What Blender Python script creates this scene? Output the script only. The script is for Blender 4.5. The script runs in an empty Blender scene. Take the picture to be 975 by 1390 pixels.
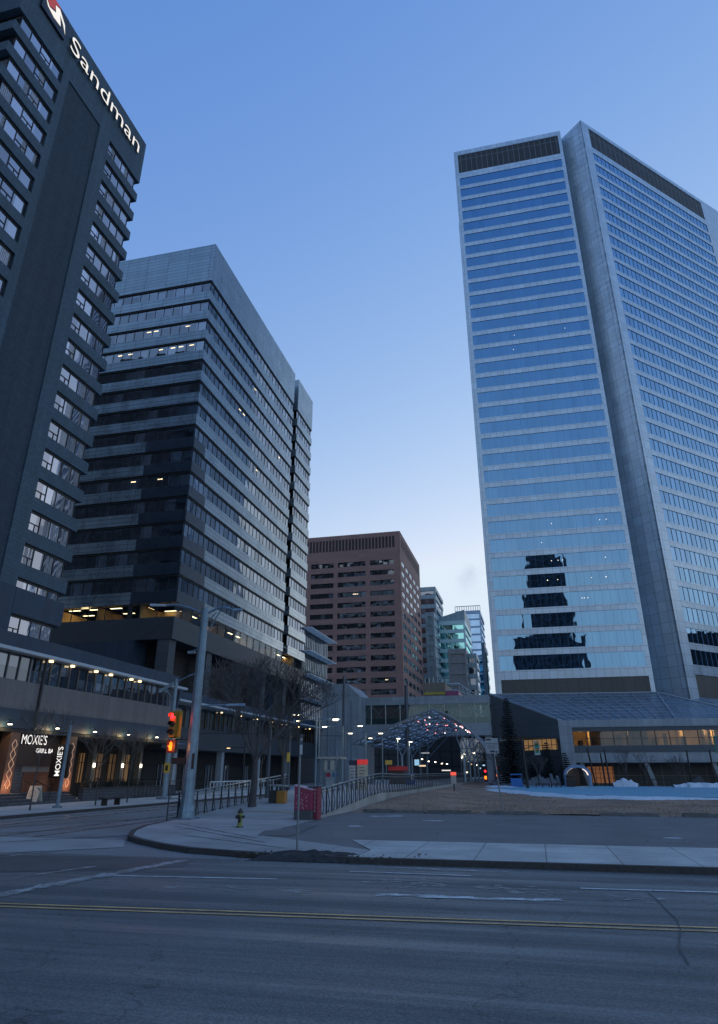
import bpy, bmesh, math, random
from mathutils import Vector, Matrix, Euler
R = math.radians
random.seed(7)
scene = bpy.context.scene
COL = scene.collection

# ------------------------------------------------------------------ camera
CAMH = 2.2
PITCH = math.atan(397 / 905)
HEAD = R(13.8)
cam_d = bpy.data.cameras.new('camera')
cam = bpy.data.objects.new('camera', cam_d)
COL.objects.link(cam)
cam.location = (0, 0, CAMH)
cam.rotation_euler = (math.pi / 2 + PITCH, 0, HEAD)
cam_d.sensor_fit = 'AUTO'
cam_d.sensor_width = 36
cam_d.lens = 905 / 1390 * 36
cam_d.shift_y = -45 / 1390
cam_d.clip_start = 0.1
cam_d.clip_end = 6000
scene.camera = cam

# ------------------------------------------------------------------ sky and light
SUN_EL, SUN_AZ = 8.0, 30.0      # azimuth clockwise from +Y
w = bpy.data.worlds.new('World')
scene.world = w
w.use_nodes = True
nt = w.node_tree
nt.nodes.clear()
sky = nt.nodes.new('ShaderNodeTexSky')
sky.sky_type = 'NISHITA'
sky.sun_disc = False
sky.sun_elevation = R(SUN_EL)
sky.sun_rotation = R(SUN_AZ)
sky.air_density = 1.0
sky.dust_density = 0.0
sky.ozone_density = 3.0
bg = nt.nodes.new('ShaderNodeBackground')
bg.inputs['Strength'].default_value = 0.15
wo = nt.nodes.new('ShaderNodeOutputWorld')
# camera-like response of the clear dusk air: each channel of the sky gets its own gentle curve (flatter in blue)
EXPO = 4.0
SKYFIT = ((1.236, 6.3, .74), (.809, 1.87, .84), (.327, 1.15, .96))
sep = nt.nodes.new('ShaderNodeSeparateColor'); com = nt.nodes.new('ShaderNodeCombineColor')
nt.links.new(sky.outputs[0], sep.inputs[0])
for ci, (pw, kk, cap) in enumerate(SKYFIT):
    m1_ = nt.nodes.new('ShaderNodeMath'); m1_.operation = 'MULTIPLY'; m1_.inputs[1].default_value = .15
    p1_ = nt.nodes.new('ShaderNodeMath'); p1_.operation = 'POWER'; p1_.inputs[1].default_value = pw
    m2_ = nt.nodes.new('ShaderNodeMath'); m2_.operation = 'MULTIPLY'; m2_.inputs[1].default_value = kk / .15 / EXPO
    nt.links.new(sep.outputs[ci], m1_.inputs[0]); nt.links.new(m1_.outputs[0], p1_.inputs[0]); nt.links.new(p1_.outputs[0], m2_.inputs[0])
    m3_ = nt.nodes.new('ShaderNodeMath'); m3_.operation = 'MINIMUM'; m3_.inputs[1].default_value = cap / .15 / EXPO
    nt.links.new(m2_.outputs[0], m3_.inputs[0]); nt.links.new(m3_.outputs[0], com.inputs[ci])
nt.links.new(com.outputs[0], bg.inputs[0])
nt.links.new(bg.outputs[0], wo.inputs[0])

sd = bpy.data.lights.new('sun', 'SUN')
sun = bpy.data.objects.new('sun', sd)
COL.objects.link(sun)
sd.energy = 0.02
sd.angle = R(10)
sd.color = (1, 0.85, 0.7)
sun.rotation_euler = Euler((R(90 - SUN_EL), 0, R(180 - SUN_AZ)))
sun.rotation_euler = (-Vector((math.sin(R(SUN_AZ)) * math.cos(R(SUN_EL)), math.cos(R(SUN_AZ)) * math.cos(R(SUN_EL)), math.sin(R(SUN_EL))))).to_track_quat('-Z', 'Y').to_euler()

vs = scene.view_settings
vs.view_transform = 'Standard'
vs.look = 'None'
vs.exposure = 2.0
vs.gamma = 1.0
vs.use_curve_mapping = False

# ------------------------------------------------------------------ survey helpers: a sight line met with a known plane of the place
Fh = Vector((-math.sin(HEAD), math.cos(HEAD), 0))
Rt = Vector((math.cos(HEAD), math.sin(HEAD), 0))
Zv = Vector((0, 0, 1))
Fw = Fh * math.cos(PITCH) + Zv * math.sin(PITCH)
Up = -Fh * math.sin(PITCH) + Zv * math.cos(PITCH)
C0 = Vector((0, 0, CAMH))


def ray(u, v): return Rt * ((u - 487.5) / 905) + Fw + Up * ((650 - v) / 905)


def G(u, v, z=0.0):
    d = ray(u, v); return C0 + d * ((z - CAMH) / d.z)


def AX(u, v, x):
    d = ray(u, v); return C0 + d * (x / d.x)


def AY(u, v, y):
    d = ray(u, v); return C0 + d * (y / d.y)


def ZT(x, y, v):
    # height at ground position (x,y) seen on image row v
    lo, hi = -5, 400
    for _ in range(50):
        m = (lo + hi) / 2
        q = Vector((x, y, m)) - C0
        vv = 650 - 905 * q.dot(Up) / q.dot(Fw)
        if vv > v: lo = m
        else: hi = m
    return lo


# ------------------------------------------------------------------ materials
MATS = {}


def mat(name, col, rough=0.7, metal=0.0, var=0.15, scale=1.5, bump=0.0, spec=0.5, joints=None, jcol=None, vecmode='xy', streak=0.0, fine=None):
    """procedural surface: base colour broken up by two noises, optional panel joints (w,h,mortar)"""
    if name in MATS: return MATS[name]
    m = bpy.data.materials.new(name); MATS[name] = m
    m.use_nodes = True
    t = m.node_tree; N = t.nodes; L = t.links
    b = N['Principled BSDF']
    tc = N.new('ShaderNodeTexCoord')
    n1 = N.new('ShaderNodeTexNoise'); n1.inputs['Scale'].default_value = scale; n1.inputs['Detail'].default_value = 6
    L.new(tc.outputs['Object'], n1.inputs['Vector'])
    n2 = N.new('ShaderNodeTexNoise'); n2.inputs['Scale'].default_value = fine or scale * 11; n2.inputs['Detail'].default_value = 3
    L.new(tc.outputs['Object'], n2.inputs['Vector'])
    add = N.new('ShaderNodeMath'); add.operation = 'ADD'
    L.new(n1.outputs[0], add.inputs[0]); L.new(n2.outputs[0], add.inputs[1])
    mr = N.new('ShaderNodeMapRange')
    mr.inputs['From Min'].default_value = 0.7; mr.inputs['From Max'].default_value = 1.3
    mr.inputs['To Min'].default_value = 1 - var; mr.inputs['To Max'].default_value = 1 + var
    L.new(add.outputs[0], mr.inputs['Value'])
    vm = N.new('ShaderNodeVectorMath'); vm.operation = 'SCALE'
    vm.inputs[0].default_value = (col[0] * .95, col[1] * 1.04, col[2] * 1.02)
    L.new(mr.outputs[0], vm.inputs['Scale'])
    out = vm.outputs[0]
    if streak:
        mp = N.new('ShaderNodeMapping'); mp.inputs['Scale'].default_value = (1.3, 1.3, 0.05)
        L.new(tc.outputs['Object'], mp.inputs[0])
        n3 = N.new('ShaderNodeTexNoise'); n3.inputs['Scale'].default_value = 1.2; n3.inputs['Detail'].default_value = 5
        L.new(mp.outputs[0], n3.inputs['Vector'])
        m3 = N.new('ShaderNodeMapRange'); m3.inputs['From Min'].default_value = .35; m3.inputs['From Max'].default_value = .65
        m3.inputs['To Min'].default_value = 1 - streak; m3.inputs['To Max'].default_value = 1 + streak
        L.new(n3.outputs[0], m3.inputs[0])
        v3 = N.new('ShaderNodeVectorMath'); v3.operation = 'SCALE'
        L.new(out, v3.inputs[0]); L.new(m3.outputs[0], v3.inputs['Scale']); out = v3.outputs[0]
    if joints:
        sx = N.new('ShaderNodeSeparateXYZ'); L.new(tc.outputs['Object'], sx.inputs[0])
        cx = N.new('ShaderNodeCombineXYZ')
        if vecmode == 'xy':
            a = N.new('ShaderNodeMath'); a.operation = 'ADD'
            L.new(sx.outputs[0], a.inputs[0]); L.new(sx.outputs[1], a.inputs[1]); L.new(a.outputs[0], cx.inputs[0])
            L.new(sx.outputs[2], cx.inputs[1])
        elif vecmode == 'x':
            L.new(sx.outputs[0], cx.inputs[0]); L.new(sx.outputs[2], cx.inputs[1])
        else:
            L.new(sx.outputs[0], cx.inputs[0]); L.new(sx.outputs[1], cx.inputs[1])
        br = N.new('ShaderNodeTexBrick')
        br.offset = joints[3] if len(joints) > 3 else 0.0
        br.inputs['Scale'].default_value = 1
        br.inputs['Brick Width'].default_value = joints[0]; br.inputs['Row Height'].default_value = joints[1]
        br.inputs['Mortar Size'].default_value = joints[2]; br.inputs['Mortar Smooth'].default_value = 0.1
        br.inputs['Color1'].default_value = (1, 1, 1, 1); br.inputs['Color2'].default_value = (.86, .86, .86, 1)
        j = jcol if jcol is not None else 0.4
        br.inputs['Mortar'].default_value = (j, j, j, 1)
        L.new(cx.outputs[0], br.inputs['Vector'])
        v4 = N.new('ShaderNodeVectorMath'); v4.operation = 'MULTIPLY'
        L.new(out, v4.inputs[0]); L.new(br.outputs['Color'], v4.inputs[1]); out = v4.outputs[0]
    L.new(out, b.inputs['Base Color'])
    r2 = N.new('ShaderNodeMapRange')
    r2.inputs['From Min'].default_value = .3; r2.inputs['From Max'].default_value = .7
    r2.inputs['To Min'].default_value = max(0, rough - 0.08); r2.inputs['To Max'].default_value = min(1, rough + 0.08)
    L.new(n1.outputs[0], r2.inputs[0]); L.new(r2.outputs[0], b.inputs['Roughness'])
    b.inputs['Metallic'].default_value = metal
    b.inputs['Specular IOR Level'].default_value = spec
    if bump:
        bp = N.new('ShaderNodeBump'); bp.inputs['Strength'].default_value = bump; bp.inputs['Distance'].default_value = 0.02
        L.new(n2.outputs[0], bp.inputs['Height']); L.new(bp.outputs[0], b.inputs['Normal'])
    return m


def emit(name, col, s):
    if name in MATS: return MATS[name]
    m = bpy.data.materials.new(name); MATS[name] = m; m.use_nodes = True
    b = m.node_tree.nodes['Principled BSDF']
    b.inputs['Base Color'].default_value = (*col, 1)
    b.inputs['Emission Color'].default_value = (*col, 1)
    b.inputs['Emission Strength'].default_value = s * .3
    b.inputs['Base Color'].default_value = (col[0] * .4, col[1] * .4, col[2] * .4, 1)
    return m


def glass(name, tint, refl, body=(0.01, 0.012, 0.015), rough=0.02, seethru=0.0, wave=0.004, cell=None, cellvar=0.25):
    """window glazing: mirror coat over a dark or see-through body, slight waviness, pane-to-pane change"""
    if name in MATS: return MATS[name]
    m = bpy.data.materials.new(name); MATS[name] = m; m.use_nodes = True
    t = m.node_tree; N = t.nodes; L = t.links; N.clear()
    out = N.new('ShaderNodeOutputMaterial')
    gl = N.new('ShaderNodeBsdfGlossy'); gl.inputs['Color'].default_value = (*tint, 1); gl.inputs['Roughness'].default_value = rough
    tc = N.new('ShaderNodeTexCoord')
    nz = N.new('ShaderNodeTexNoise'); nz.inputs['Scale'].default_value = 0.35; nz.inputs['Detail'].default_value = 1
    L.new(tc.outputs['Object'], nz.inputs['Vector'])
    bp = N.new('ShaderNodeBump'); bp.inputs['Strength'].default_value = 1.0; bp.inputs['Distance'].default_value = wave * 8
    L.new(nz.outputs[0], bp.inputs['Height']); L.new(bp.outputs[0], gl.inputs['Normal'])
    tilt_in = bp
    df = N.new('ShaderNodeBsdfDiffuse'); df.inputs['Color'].default_value = (*body, 1)
    if cell:
        sx = N.new('ShaderNodeSeparateXYZ'); L.new(tc.outputs['Object'], sx.inputs[0])
        ad = N.new('ShaderNodeMath'); ad.operation = 'ADD'; L.new(sx.outputs[0], ad.inputs[0]); L.new(sx.outputs[1], ad.inputs[1])
        outs = []
        for src, c in ((ad.outputs[0], cell[0]), (sx.outputs[2], cell[1])):
            d = N.new('ShaderNodeMath'); d.operation = 'DIVIDE'; d.inputs[1].default_value = c; L.new(src, d.inputs[0])
            f = N.new('ShaderNodeMath'); f.operation = 'FLOOR'; L.new(d.outputs[0], f.inputs[0]); outs.append(f.outputs[0])
        cb = N.new('ShaderNodeCombineXYZ'); L.new(outs[0], cb.inputs[0]); L.new(outs[1], cb.inputs[1])
        wn = N.new('ShaderNodeTexWhiteNoise'); wn.noise_dimensions = '2D'; L.new(cb.outputs[0], wn.inputs['Vector'])
        mr = N.new('ShaderNodeMapRange'); mr.inputs['To Min'].default_value = 1 - cellvar; mr.inputs['To Max'].default_value = 1 + cellvar * .4
        L.new(wn.outputs['Value'], mr.inputs[0])
        vm = N.new('ShaderNodeVectorMath'); vm.operation = 'SCALE'; vm.inputs[0].default_value = tint; L.new(mr.outputs[0], vm.inputs['Scale'])
        L.new(vm.outputs[0], gl.inputs['Color'])
        # each pane sits at a very slightly different angle
        sb_ = N.new('ShaderNodeVectorMath'); sb_.operation = 'SUBTRACT'; sb_.inputs[1].default_value = (.5, .5, .5); L.new(wn.outputs['Color'], sb_.inputs[0])
        sc_ = N.new('ShaderNodeVectorMath'); sc_.operation = 'SCALE'; sc_.inputs['Scale'].default_value = .012; L.new(sb_.outputs[0], sc_.inputs[0])
        ad_ = N.new('ShaderNodeVectorMath'); ad_.operation = 'ADD'; L.new(bp.outputs[0], ad_.inputs[0]); L.new(sc_.outputs[0], ad_.inputs[1])
        nm_ = N.new('ShaderNodeVectorMath'); nm_.operation = 'NORMALIZE'; L.new(ad_.outputs[0], nm_.inputs[0]); L.new(nm_.outputs[0], gl.inputs['Normal'])
        ramp = N.new('ShaderNodeMapRange'); ramp.inputs['From Min'].default_value = .72; ramp.inputs['From Max'].default_value = 1.0
        ramp.inputs['To Min'].default_value = 1; ramp.inputs['To Max'].default_value = 7
        L.new(wn.outputs['Value'], ramp.inputs[0])
        v2 = N.new('ShaderNodeVectorMath'); v2.operation = 'SCALE'; v2.inputs[0].default_value = body; L.new(ramp.outputs[0], v2.inputs['Scale'])
        L.new(v2.outputs[0], df.inputs['Color'])
    inner = df.outputs[0]
    if seethru:
        tr = N.new('ShaderNodeBsdfTransparent'); tr.inputs['Color'].default_value = (.9, .92, .92, 1)
        mx0 = N.new('ShaderNodeMixShader'); mx0.inputs[0].default_value = seethru
        L.new(df.outputs[0], mx0.inputs[1]); L.new(tr.outputs[0], mx0.inputs[2]); inner = mx0.outputs[0]
    lw = N.new('ShaderNodeFresnel'); lw.inputs['IOR'].default_value = 1.5
    mr2 = N.new('ShaderNodeMapRange'); mr2.inputs['From Min'].default_value = 0.04; mr2.inputs['From Max'].default_value = 0.7 if not seethru else 5.0
    mr2.inputs['To Min'].default_value = refl; mr2.inputs['To Max'].default_value = 1.0
    L.new(lw.outputs[0], mr2.inputs[0])
    mx = N.new('ShaderNodeMixShader')
    L.new(mr2.outputs[0], mx.inputs[0]); L.new(inner, mx.inputs[1]); L.new(gl.outputs[0], mx.inputs[2])
    L.new(mx.outputs[0], out.inputs[0])
    return m


# ------------------------------------------------------------------ mesh builder
class MB:
    def __init__(s): s.v = []; s.f = []; s.m = []; s.mi = 0

    def poly(s, pts, mi=None):
        n = len(s.v); s.v += [tuple(p) for p in pts]; s.f.append(tuple(range(n, n + len(pts)))); s.m.append(s.mi if mi is None else mi)
        return s

    def box(s, x0, x1, y0, y1, z0, z1):
        if x0 > x1: x0, x1 = x1, x0
        if y0 > y1: y0, y1 = y1, y0
        if z0 > z1: z0, z1 = z1, z0
        return s.hexa([(x0, y0, z0), (x1, y0, z0), (x1, y1, z0), (x0, y1, z0), (x0, y0, z1), (x1, y0, z1), (x1, y1, z1), (x0, y1, z1)])

    def hexa(s, p):
        n = len(s.v); s.v += [tuple(q) for q in p]
        for f in ((3, 2, 1, 0), (4, 5, 6, 7), (0, 1, 5, 4), (1, 2, 6, 5), (2, 3, 7, 6), (3, 0, 4, 7)):
            s.f.append(tuple(n + i for i in f)); s.m.append(s.mi)
        return s

    def obox(s, o, u, w_, a0, a1, d0, d1, z0, z1):
        """box on a wall: a along unit u, d along outward normal w_"""
        o = Vector(o); u = Vector(u); w_ = Vector(w_)
        P = lambda a, d, z: o + u * a + w_ * d + Vector((0, 0, z))
        return s.hexa([P(a0, d1, z0), P(a1, d1, z0), P(a1, d0, z0), P(a0, d0, z0), P(a0, d1, z1), P(a1, d1, z1), P(a1, d0, z1), P(a0, d0, z1)])

    def prism(s, pts, z0, z1):
        n = len(s.v); k = len(pts)
        s.v += [(p[0], p[1], z0) for p in pts] + [(p[0], p[1], z1) for p in pts]
        s.f.append(tuple(n + i for i in reversed(range(k)))); s.m.append(s.mi)
        s.f.append(tuple(n + k + i for i in range(k))); s.m.append(s.mi)
        for i in range(k):
            j = (i + 1) % k
            s.f.append((n + i, n + j, n + k + j, n + k + i)); s.m.append(s.mi)
        return s

    def tube(s, a, b, r0, r1=None, seg=8, cap=True):
        a = Vector(a); b = Vector(b); r1 = r0 if r1 is None else r1
        d = (b - a)
        if d.length < 1e-6: return s
        d.normalize()
        x = d.cross(Vector((0, 0, 1)) if abs(d.z) < .95 else Vector((1, 0, 0))).normalized(); y = d.cross(x)
        n = len(s.v)
        for p, r in ((a, r0), (b, r1)):
            for i in range(seg):
                t = 2 * math.pi * i / seg
                s.v.append(tuple(p + x * (r * math.cos(t)) + y * (r * math.sin(t))))
        for i in range(seg):
            j = (i + 1) % seg
            s.f.append((n + i, n + j, n + seg + j, n + seg + i)); s.m.append(s.mi)
        if cap:
            s.f.append(tuple(n + i for i in reversed(range(seg)))); s.m.append(s.mi)
            s.f.append(tuple(n + seg + i for i in range(seg))); s.m.append(s.mi)
        return s

    def path(s, pts, r, seg=6):
        for a, b in zip(pts, pts[1:]): s.tube(a, b, r, r, seg)
        return s

    def lathe(s, prof, c=(0, 0, 0), seg=12):
        n = len(s.v); k = len(prof)
        for r, z in prof:
            for i in range(seg):
                t = 2 * math.pi * i / seg
                s.v.append((c[0] + r * math.cos(t), c[1] + r * math.sin(t), c[2] + z))
        for a in range(k - 1):
            for i in range(seg):
                j = (i + 1) % seg
                s.f.append((n + a * seg + i, n + a * seg + j, n + (a + 1) * seg + j, n + (a + 1) * seg + i)); s.m.append(s.mi)
        s.f.append(tuple(n + i for i in reversed(range(seg)))); s.m.append(s.mi)
        s.f.append(tuple(n + (k - 1) * seg + i for i in range(seg))); s.m.append(s.mi)
        return s

    def build(s, name, mats, parent=None, smooth=False, bevel=0.0):
        me = bpy.data.meshes.new(name)
        off = Vector((0, 0, 0))
        if parent is not None:
            off = WORLD.get(parent.name, Vector((0, 0, 0)))
        me.from_pydata([tuple(Vector(v) - off) for v in s.v], [], s.f)
        if not isinstance(mats, (list, tuple)): mats = [mats]
        for m in mats: me.materials.append(m)
        for p, mi in zip(me.polygons, s.m): p.material_index = mi; p.use_smooth = smooth
        bm = bmesh.new(); bm.from_mesh(me)
        bmesh.ops.recalc_face_normals(bm, faces=bm.faces)
        bm.to_mesh(me); bm.free()
        o = bpy.data.objects.new(name, me)
        COL.objects.link(o)
        if parent is not None:
            o.parent = parent
            WORLD[o.name] = off.copy()
        if bevel:
            b = o.modifiers.new('bevel', 'BEVEL'); b.width = bevel; b.segments = 2; b.limit_method = 'ANGLE'
        return o


WORLD = {}


def tag(o, label=None, cat=None, group=None, kind=None):
    if label: o['label'] = label
    if cat: o['category'] = cat
    if group: o['group'] = group
    if kind: o['kind'] = kind
    return o


def thing(name, loc, label, cat, group=None):
    o = bpy.data.objects.new(name, None)
    o.empty_display_size = 0.3
    COL.objects.link(o)
    o.location = loc
    WORLD[o.name] = Vector(loc)
    return tag(o, label, cat, group)


def copy_tree(o, parent=None):
    c = o.copy(); COL.objects.link(c)
    WORLD[c.name] = WORLD.get(o.name, Vector((0, 0, 0)))
    if parent: c.parent = parent
    for ch in list(o.children): copy_tree(ch, c)
    return c


def text(name, body, size, M4, extrude, material, parent=None, bold=0.0, sx=1.0, align='LEFT'):
    cu = bpy.data.curves.new(name, 'FONT')
    cu.body = body; cu.size = size; cu.extrude = extrude; cu.offset = bold; cu.align_x = align
    cu.resolution_u = 6
    tmp = bpy.data.objects.new('lettering_source', cu)
    COL.objects.link(tmp)
    dg = bpy.context.evaluated_depsgraph_get(); dg.update()
    me = bpy.data.meshes.new_from_object(tmp.evaluated_get(dg))
    bpy.data.objects.remove(tmp); bpy.data.curves.remove(cu)
    off = WORLD.get(parent.name, Vector((0, 0, 0))) if parent else Vector((0, 0, 0))
    me.transform(Matrix.Translation(-off) @ M4 @ Matrix.Diagonal((sx, 1, 1, 1)))
    me.materials.clear(); me.materials.append(material); me.materials.append(MATS['sign_return'])
    nrm_ = (M4.to_3x3() @ Vector((0, 0, 1))).normalized()
    for p_ in me.polygons: p_.material_index = 0 if p_.normal.dot(nrm_) > .5 else 1
    me.name = name
    o = bpy.data.objects.new(name, me); COL.objects.link(o)
    if parent: o.parent = parent; WORLD[o.name] = off.copy()
    return o


def frame(o, xa, ya):
    xa = Vector(xa).normalized(); ya = Vector(ya).normalized(); za = xa.cross(ya)
    return Matrix(((xa.x, ya.x, za.x, o[0]), (xa.y, ya.y, za.y, o[1]), (xa.z, ya.z, za.z, o[2]), (0, 0, 0, 1)))


X_, Y_, Z_ = (1, 0, 0), (0, 1, 0), (0, 0, 1)
S2 = 2 ** -.5

# ================================================================== MATERIAL SET
def road_surface(name, col):
    m = mat(name, col, .5, var=.28, scale=.35, bump=.6, fine=38)
    t = m.node_tree; N = t.nodes; L = t.links; b = N['Principled BSDF']
    src = b.inputs['Base Color'].links[0].from_socket
    tc = N.new('ShaderNodeTexCoord')
    # long tyre-polished tracks running with the traffic
    mp = N.new('ShaderNodeMapping'); mp.inputs['Scale'].default_value = (.05, 1.1, 1); L.new(tc.outputs['Object'], mp.inputs[0])
    n = N.new('ShaderNodeTexNoise'); n.inputs['Scale'].default_value = 1.3; n.inputs['Detail'].default_value = 6; n.inputs['Roughness'].default_value = .65; L.new(mp.outputs[0], n.inputs['Vector'])
    mr = N.new('ShaderNodeMapRange'); mr.inputs['From Min'].default_value = .35; mr.inputs['From Max'].default_value = .68; mr.inputs['To Min'].default_value = .72; mr.inputs['To Max'].default_value = 1.35; L.new(n.outputs[0], mr.inputs[0])
    v = N.new('ShaderNodeVectorMath'); v.operation = 'SCALE'; L.new(src, v.inputs[0]); L.new(mr.outputs[0], v.inputs['Scale'])
    # aggregate speckle
    n2 = N.new('ShaderNodeTexVoronoi'); n2.inputs['Scale'].default_value = 26; L.new(tc.outputs['Object'], n2.inputs['Vector'])
    m2 = N.new('ShaderNodeMapRange'); m2.inputs['From Max'].default_value = .7; m2.inputs['To Min'].default_value = 1.35; m2.inputs['To Max'].default_value = .75; L.new(n2.outputs['Distance'], m2.inputs[0])
    v2 = N.new('ShaderNodeVectorMath'); v2.operation = 'SCALE'; L.new(v.outputs[0], v2.inputs[0]); L.new(m2.outputs[0], v2.inputs['Scale'])
    # hairline cracks
    n3 = N.new('ShaderNodeTexVoronoi'); n3.feature = 'DISTANCE_TO_EDGE'; n3.inputs['Scale'].default_value = .22
    nz = N.new('ShaderNodeTexNoise'); nz.inputs['Scale'].default_value = 1.1; nz.inputs['Detail'].default_value = 5; L.new(tc.outputs['Object'], nz.inputs['Vector'])
    va = N.new('ShaderNodeVectorMath'); va.operation = 'SCALE'; va.inputs['Scale'].default_value = 1.8; L.new(nz.outputs['Color'], va.inputs[0])
    vb = N.new('ShaderNodeVectorMath'); vb.operation = 'ADD'; L.new(tc.outputs['Object'], vb.inputs[0]); L.new(va.outputs[0], vb.inputs[1]); L.new(vb.outputs[0], n3.inputs['Vector'])
    m3 = N.new('ShaderNodeMapRange'); m3.inputs['From Max'].default_value = .006; m3.inputs['To Min'].default_value = .5; L.new(n3.outputs['Distance'], m3.inputs[0])
    v3 = N.new('ShaderNodeVectorMath'); v3.operation = 'SCALE'; L.new(v2.outputs[0], v3.inputs[0]); L.new(m3.outputs[0], v3.inputs['Scale'])
    L.new(v3.outputs[0], b.inputs['Base Color'])
    # damp, smoother stretches
    m4 = N.new('ShaderNodeMapRange'); m4.inputs['From Min'].default_value = .42; m4.inputs['From Max'].default_value = .7; m4.inputs['To Min'].default_value = .72; m4.inputs['To Max'].default_value = .34; L.new(n.outputs[0], m4.inputs[0]); L.new(m4.outputs[0], b.inputs['Roughness'])
    return m


asphalt = road_surface('asphalt', (.14, .142, .142))
asphalt2 = mat('avenue_asphalt', (.21, .207, .207), .65, var=.34, scale=.25, bump=.4, fine=40)
lot_asphalt = mat('lot_asphalt', (.14, .138, .138), .75, var=.35, scale=.5, bump=.6, fine=30)
conc = mat('pavement_concrete', (.47, .46, .44), .85, var=.33, scale=.7, bump=.3, fine=25, joints=(1.8, 1.8, .02), vecmode='g', jcol=.45)
conc_isl = mat('island_concrete', (.37, .355, .345), .85, var=.32, scale=.45, bump=.3, fine=25, joints=(3, 3, .018), vecmode='g', jcol=.55)
kerb_m = mat('kerb_stone_shaded', (.05, .05, .052), .8, var=.35, scale=1.2, bump=.5)  # stone kept very dark so the kerb's shadow is in its colour
paint_w = mat('worn_white_paint', (.55, .56, .57), .6, var=.5, scale=2.2, fine=20)
paint_y = mat('worn_yellow_paint', (.58, .36, .16), .6, var=.45, scale=2.0, fine=20)
grass_m = mat('dry_grass', (.27, .178, .125), .95, var=.55, scale=.25, bump=1.0, fine=14)
court_m = mat('blue_court', (.15, .36, .48), .7, var=.15, scale=.5)
snow_m = mat('old_snow', (.58, .62, .68), .8, var=.12, scale=2, bump=.6)
dirt_m = mat('grit', (.04, .04, .042), .95, var=.4, scale=3, bump=1)

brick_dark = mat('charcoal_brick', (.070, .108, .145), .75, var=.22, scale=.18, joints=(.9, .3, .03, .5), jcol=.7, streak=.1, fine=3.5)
brick_shade = mat('shaded_brick_panel', (.036, .058, .082), .8, var=.22, scale=.18, joints=(.9, .3, .03, .5), jcol=.8, streak=.1, fine=3.5)  # charcoal brick darkened in colour for the shade inside the recess
navy = mat('navy_cladding', (.020, .044, .078), .55, var=.2, scale=.6, streak=.15)
taupe = mat('taupe_stucco', (.175, .155, .155), .85, var=.12, scale=.5, joints=(4.0, 9, .02), jcol=.75, streak=.1)
black_fr = mat('black_frame', (.012, .013, .016), .5, var=.1)
steel = mat('galvanised_steel', (.17, .235, .30), .45, metal=.5, var=.3, scale=2.5, streak=.25)
steel_d = mat('dark_steel', (.035, .038, .045), .5, metal=.4, var=.2)
white_trim = mat('white_trim', (.42, .46, .52), .5, var=.1)
red_m = mat('red_panel', (.22, .02, .05), .5, var=.15)
clad_silver = mat('silver_cladding', (.33, .385, .445), .30, metal=.72, var=.10, scale=.4, joints=(3.6, .62, .04), jcol=.42, streak=.06)
clad_tower = mat('tower_cladding', (.52, .60, .71), .36, metal=.5, var=.09, scale=.3, joints=(1.35, 1.9, .035), jcol=.5, vecmode='x')
brownc = mat('brown_brick', (.315, .175, .155), .8, var=.12, scale=.3, joints=(3.2, 1.3, .03), jcol=.85)
cblock = mat('concrete_panels', (.29, .32, .36), .7, var=.18, scale=.3, joints=(2.4, 2.4, .025), jcol=.7, streak=.15)
warm_wall = mat('warm_interior_wall', (.55, .33, .15), .8, var=.2, scale=.6)
dark_in = mat('dark_interior', (.03, .03, .034), .8)
stone_w = mat('split_stone', (.085, .088, .10), .85, var=.3, scale=1.5, bump=.8, joints=(.6, .2, .02, .5), jcol=.5)
bark = mat('bark', (.075, .068, .068), .9, var=.3, scale=5)
twig_m = mat('twigs', (.10, .085, .085), .9, var=.3, scale=5)
pale_twig = mat('pale_twigs', (.13, .11, .09), .9, var=.3, scale=5)
needle = mat('spruce_needles', (.012, .022, .024), .85, var=.5, scale=4)

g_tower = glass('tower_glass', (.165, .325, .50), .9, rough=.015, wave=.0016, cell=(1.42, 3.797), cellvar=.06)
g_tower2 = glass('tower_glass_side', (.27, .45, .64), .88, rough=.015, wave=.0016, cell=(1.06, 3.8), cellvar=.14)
g_silver = glass('office_glass', (.58, .64, .72), .42, body=(.018, .022, .028), cell=(1.5, 3.5), cellvar=.3, wave=.003)
g_hotel = glass('hotel_glass', (.85, .86, .95), .42, body=(.06, .06, .07), wave=.002, cellvar=.3, cell=(1.4, 2.7))
g_dark = glass('dark_glass', (.6, .66, .74), .25, body=(.02, .022, .028), wave=.003, cell=(1.2, 3.0), cellvar=.4)
g_see = glass('clear_glass', (.7, .78, .85), .05, seethru=.93, wave=.002)
g_teal = glass('teal_glass', (.45, .95, .92), .75, cell=(2, 3.5), wave=.002, cellvar=.2)
g_blue = glass('blue_glass', (.36, .55, .80), .85, cell=(2, 3.5), wave=.002, cellvar=.15)
g_atr = mat('atrium_glass', (.15, .18, .22), .28, var=.2, scale=.5, joints=(40, .55, .03), jcol=1.5)

lamp_warm = emit('lamp_warm', (1, .72, .38), 3)
ceil_warm = emit('ceiling_light', (1, .78, .46), 1.7)
lamp_white = emit('lamp_white', (1, .85, .62), 8)
sign_return = mat('sign_return', (.05, .055, .065), .6)
letter_w = emit('letter_white', (1, .93, .82), .72)
letter_w2 = emit('letter_bright', (1, .96, .92), .85)
red_l = emit('red_light', (1, .02, .03), 2.6)
orange_l = emit('orange_light', (1, .17, .01), 2.6)
pink_l = emit('pink_light', (1, .35, .38), 1.6)
white_l = emit('spark_white', (1, .88, .85), 2.6)

# ================================================================== GROUND
def sheet(name, pts, z, m, kind='structure', label=None):
    o = MB().poly([(p[0], p[1], z) for p in pts]).build(name, m)
    return tag(o, kind=kind)


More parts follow.
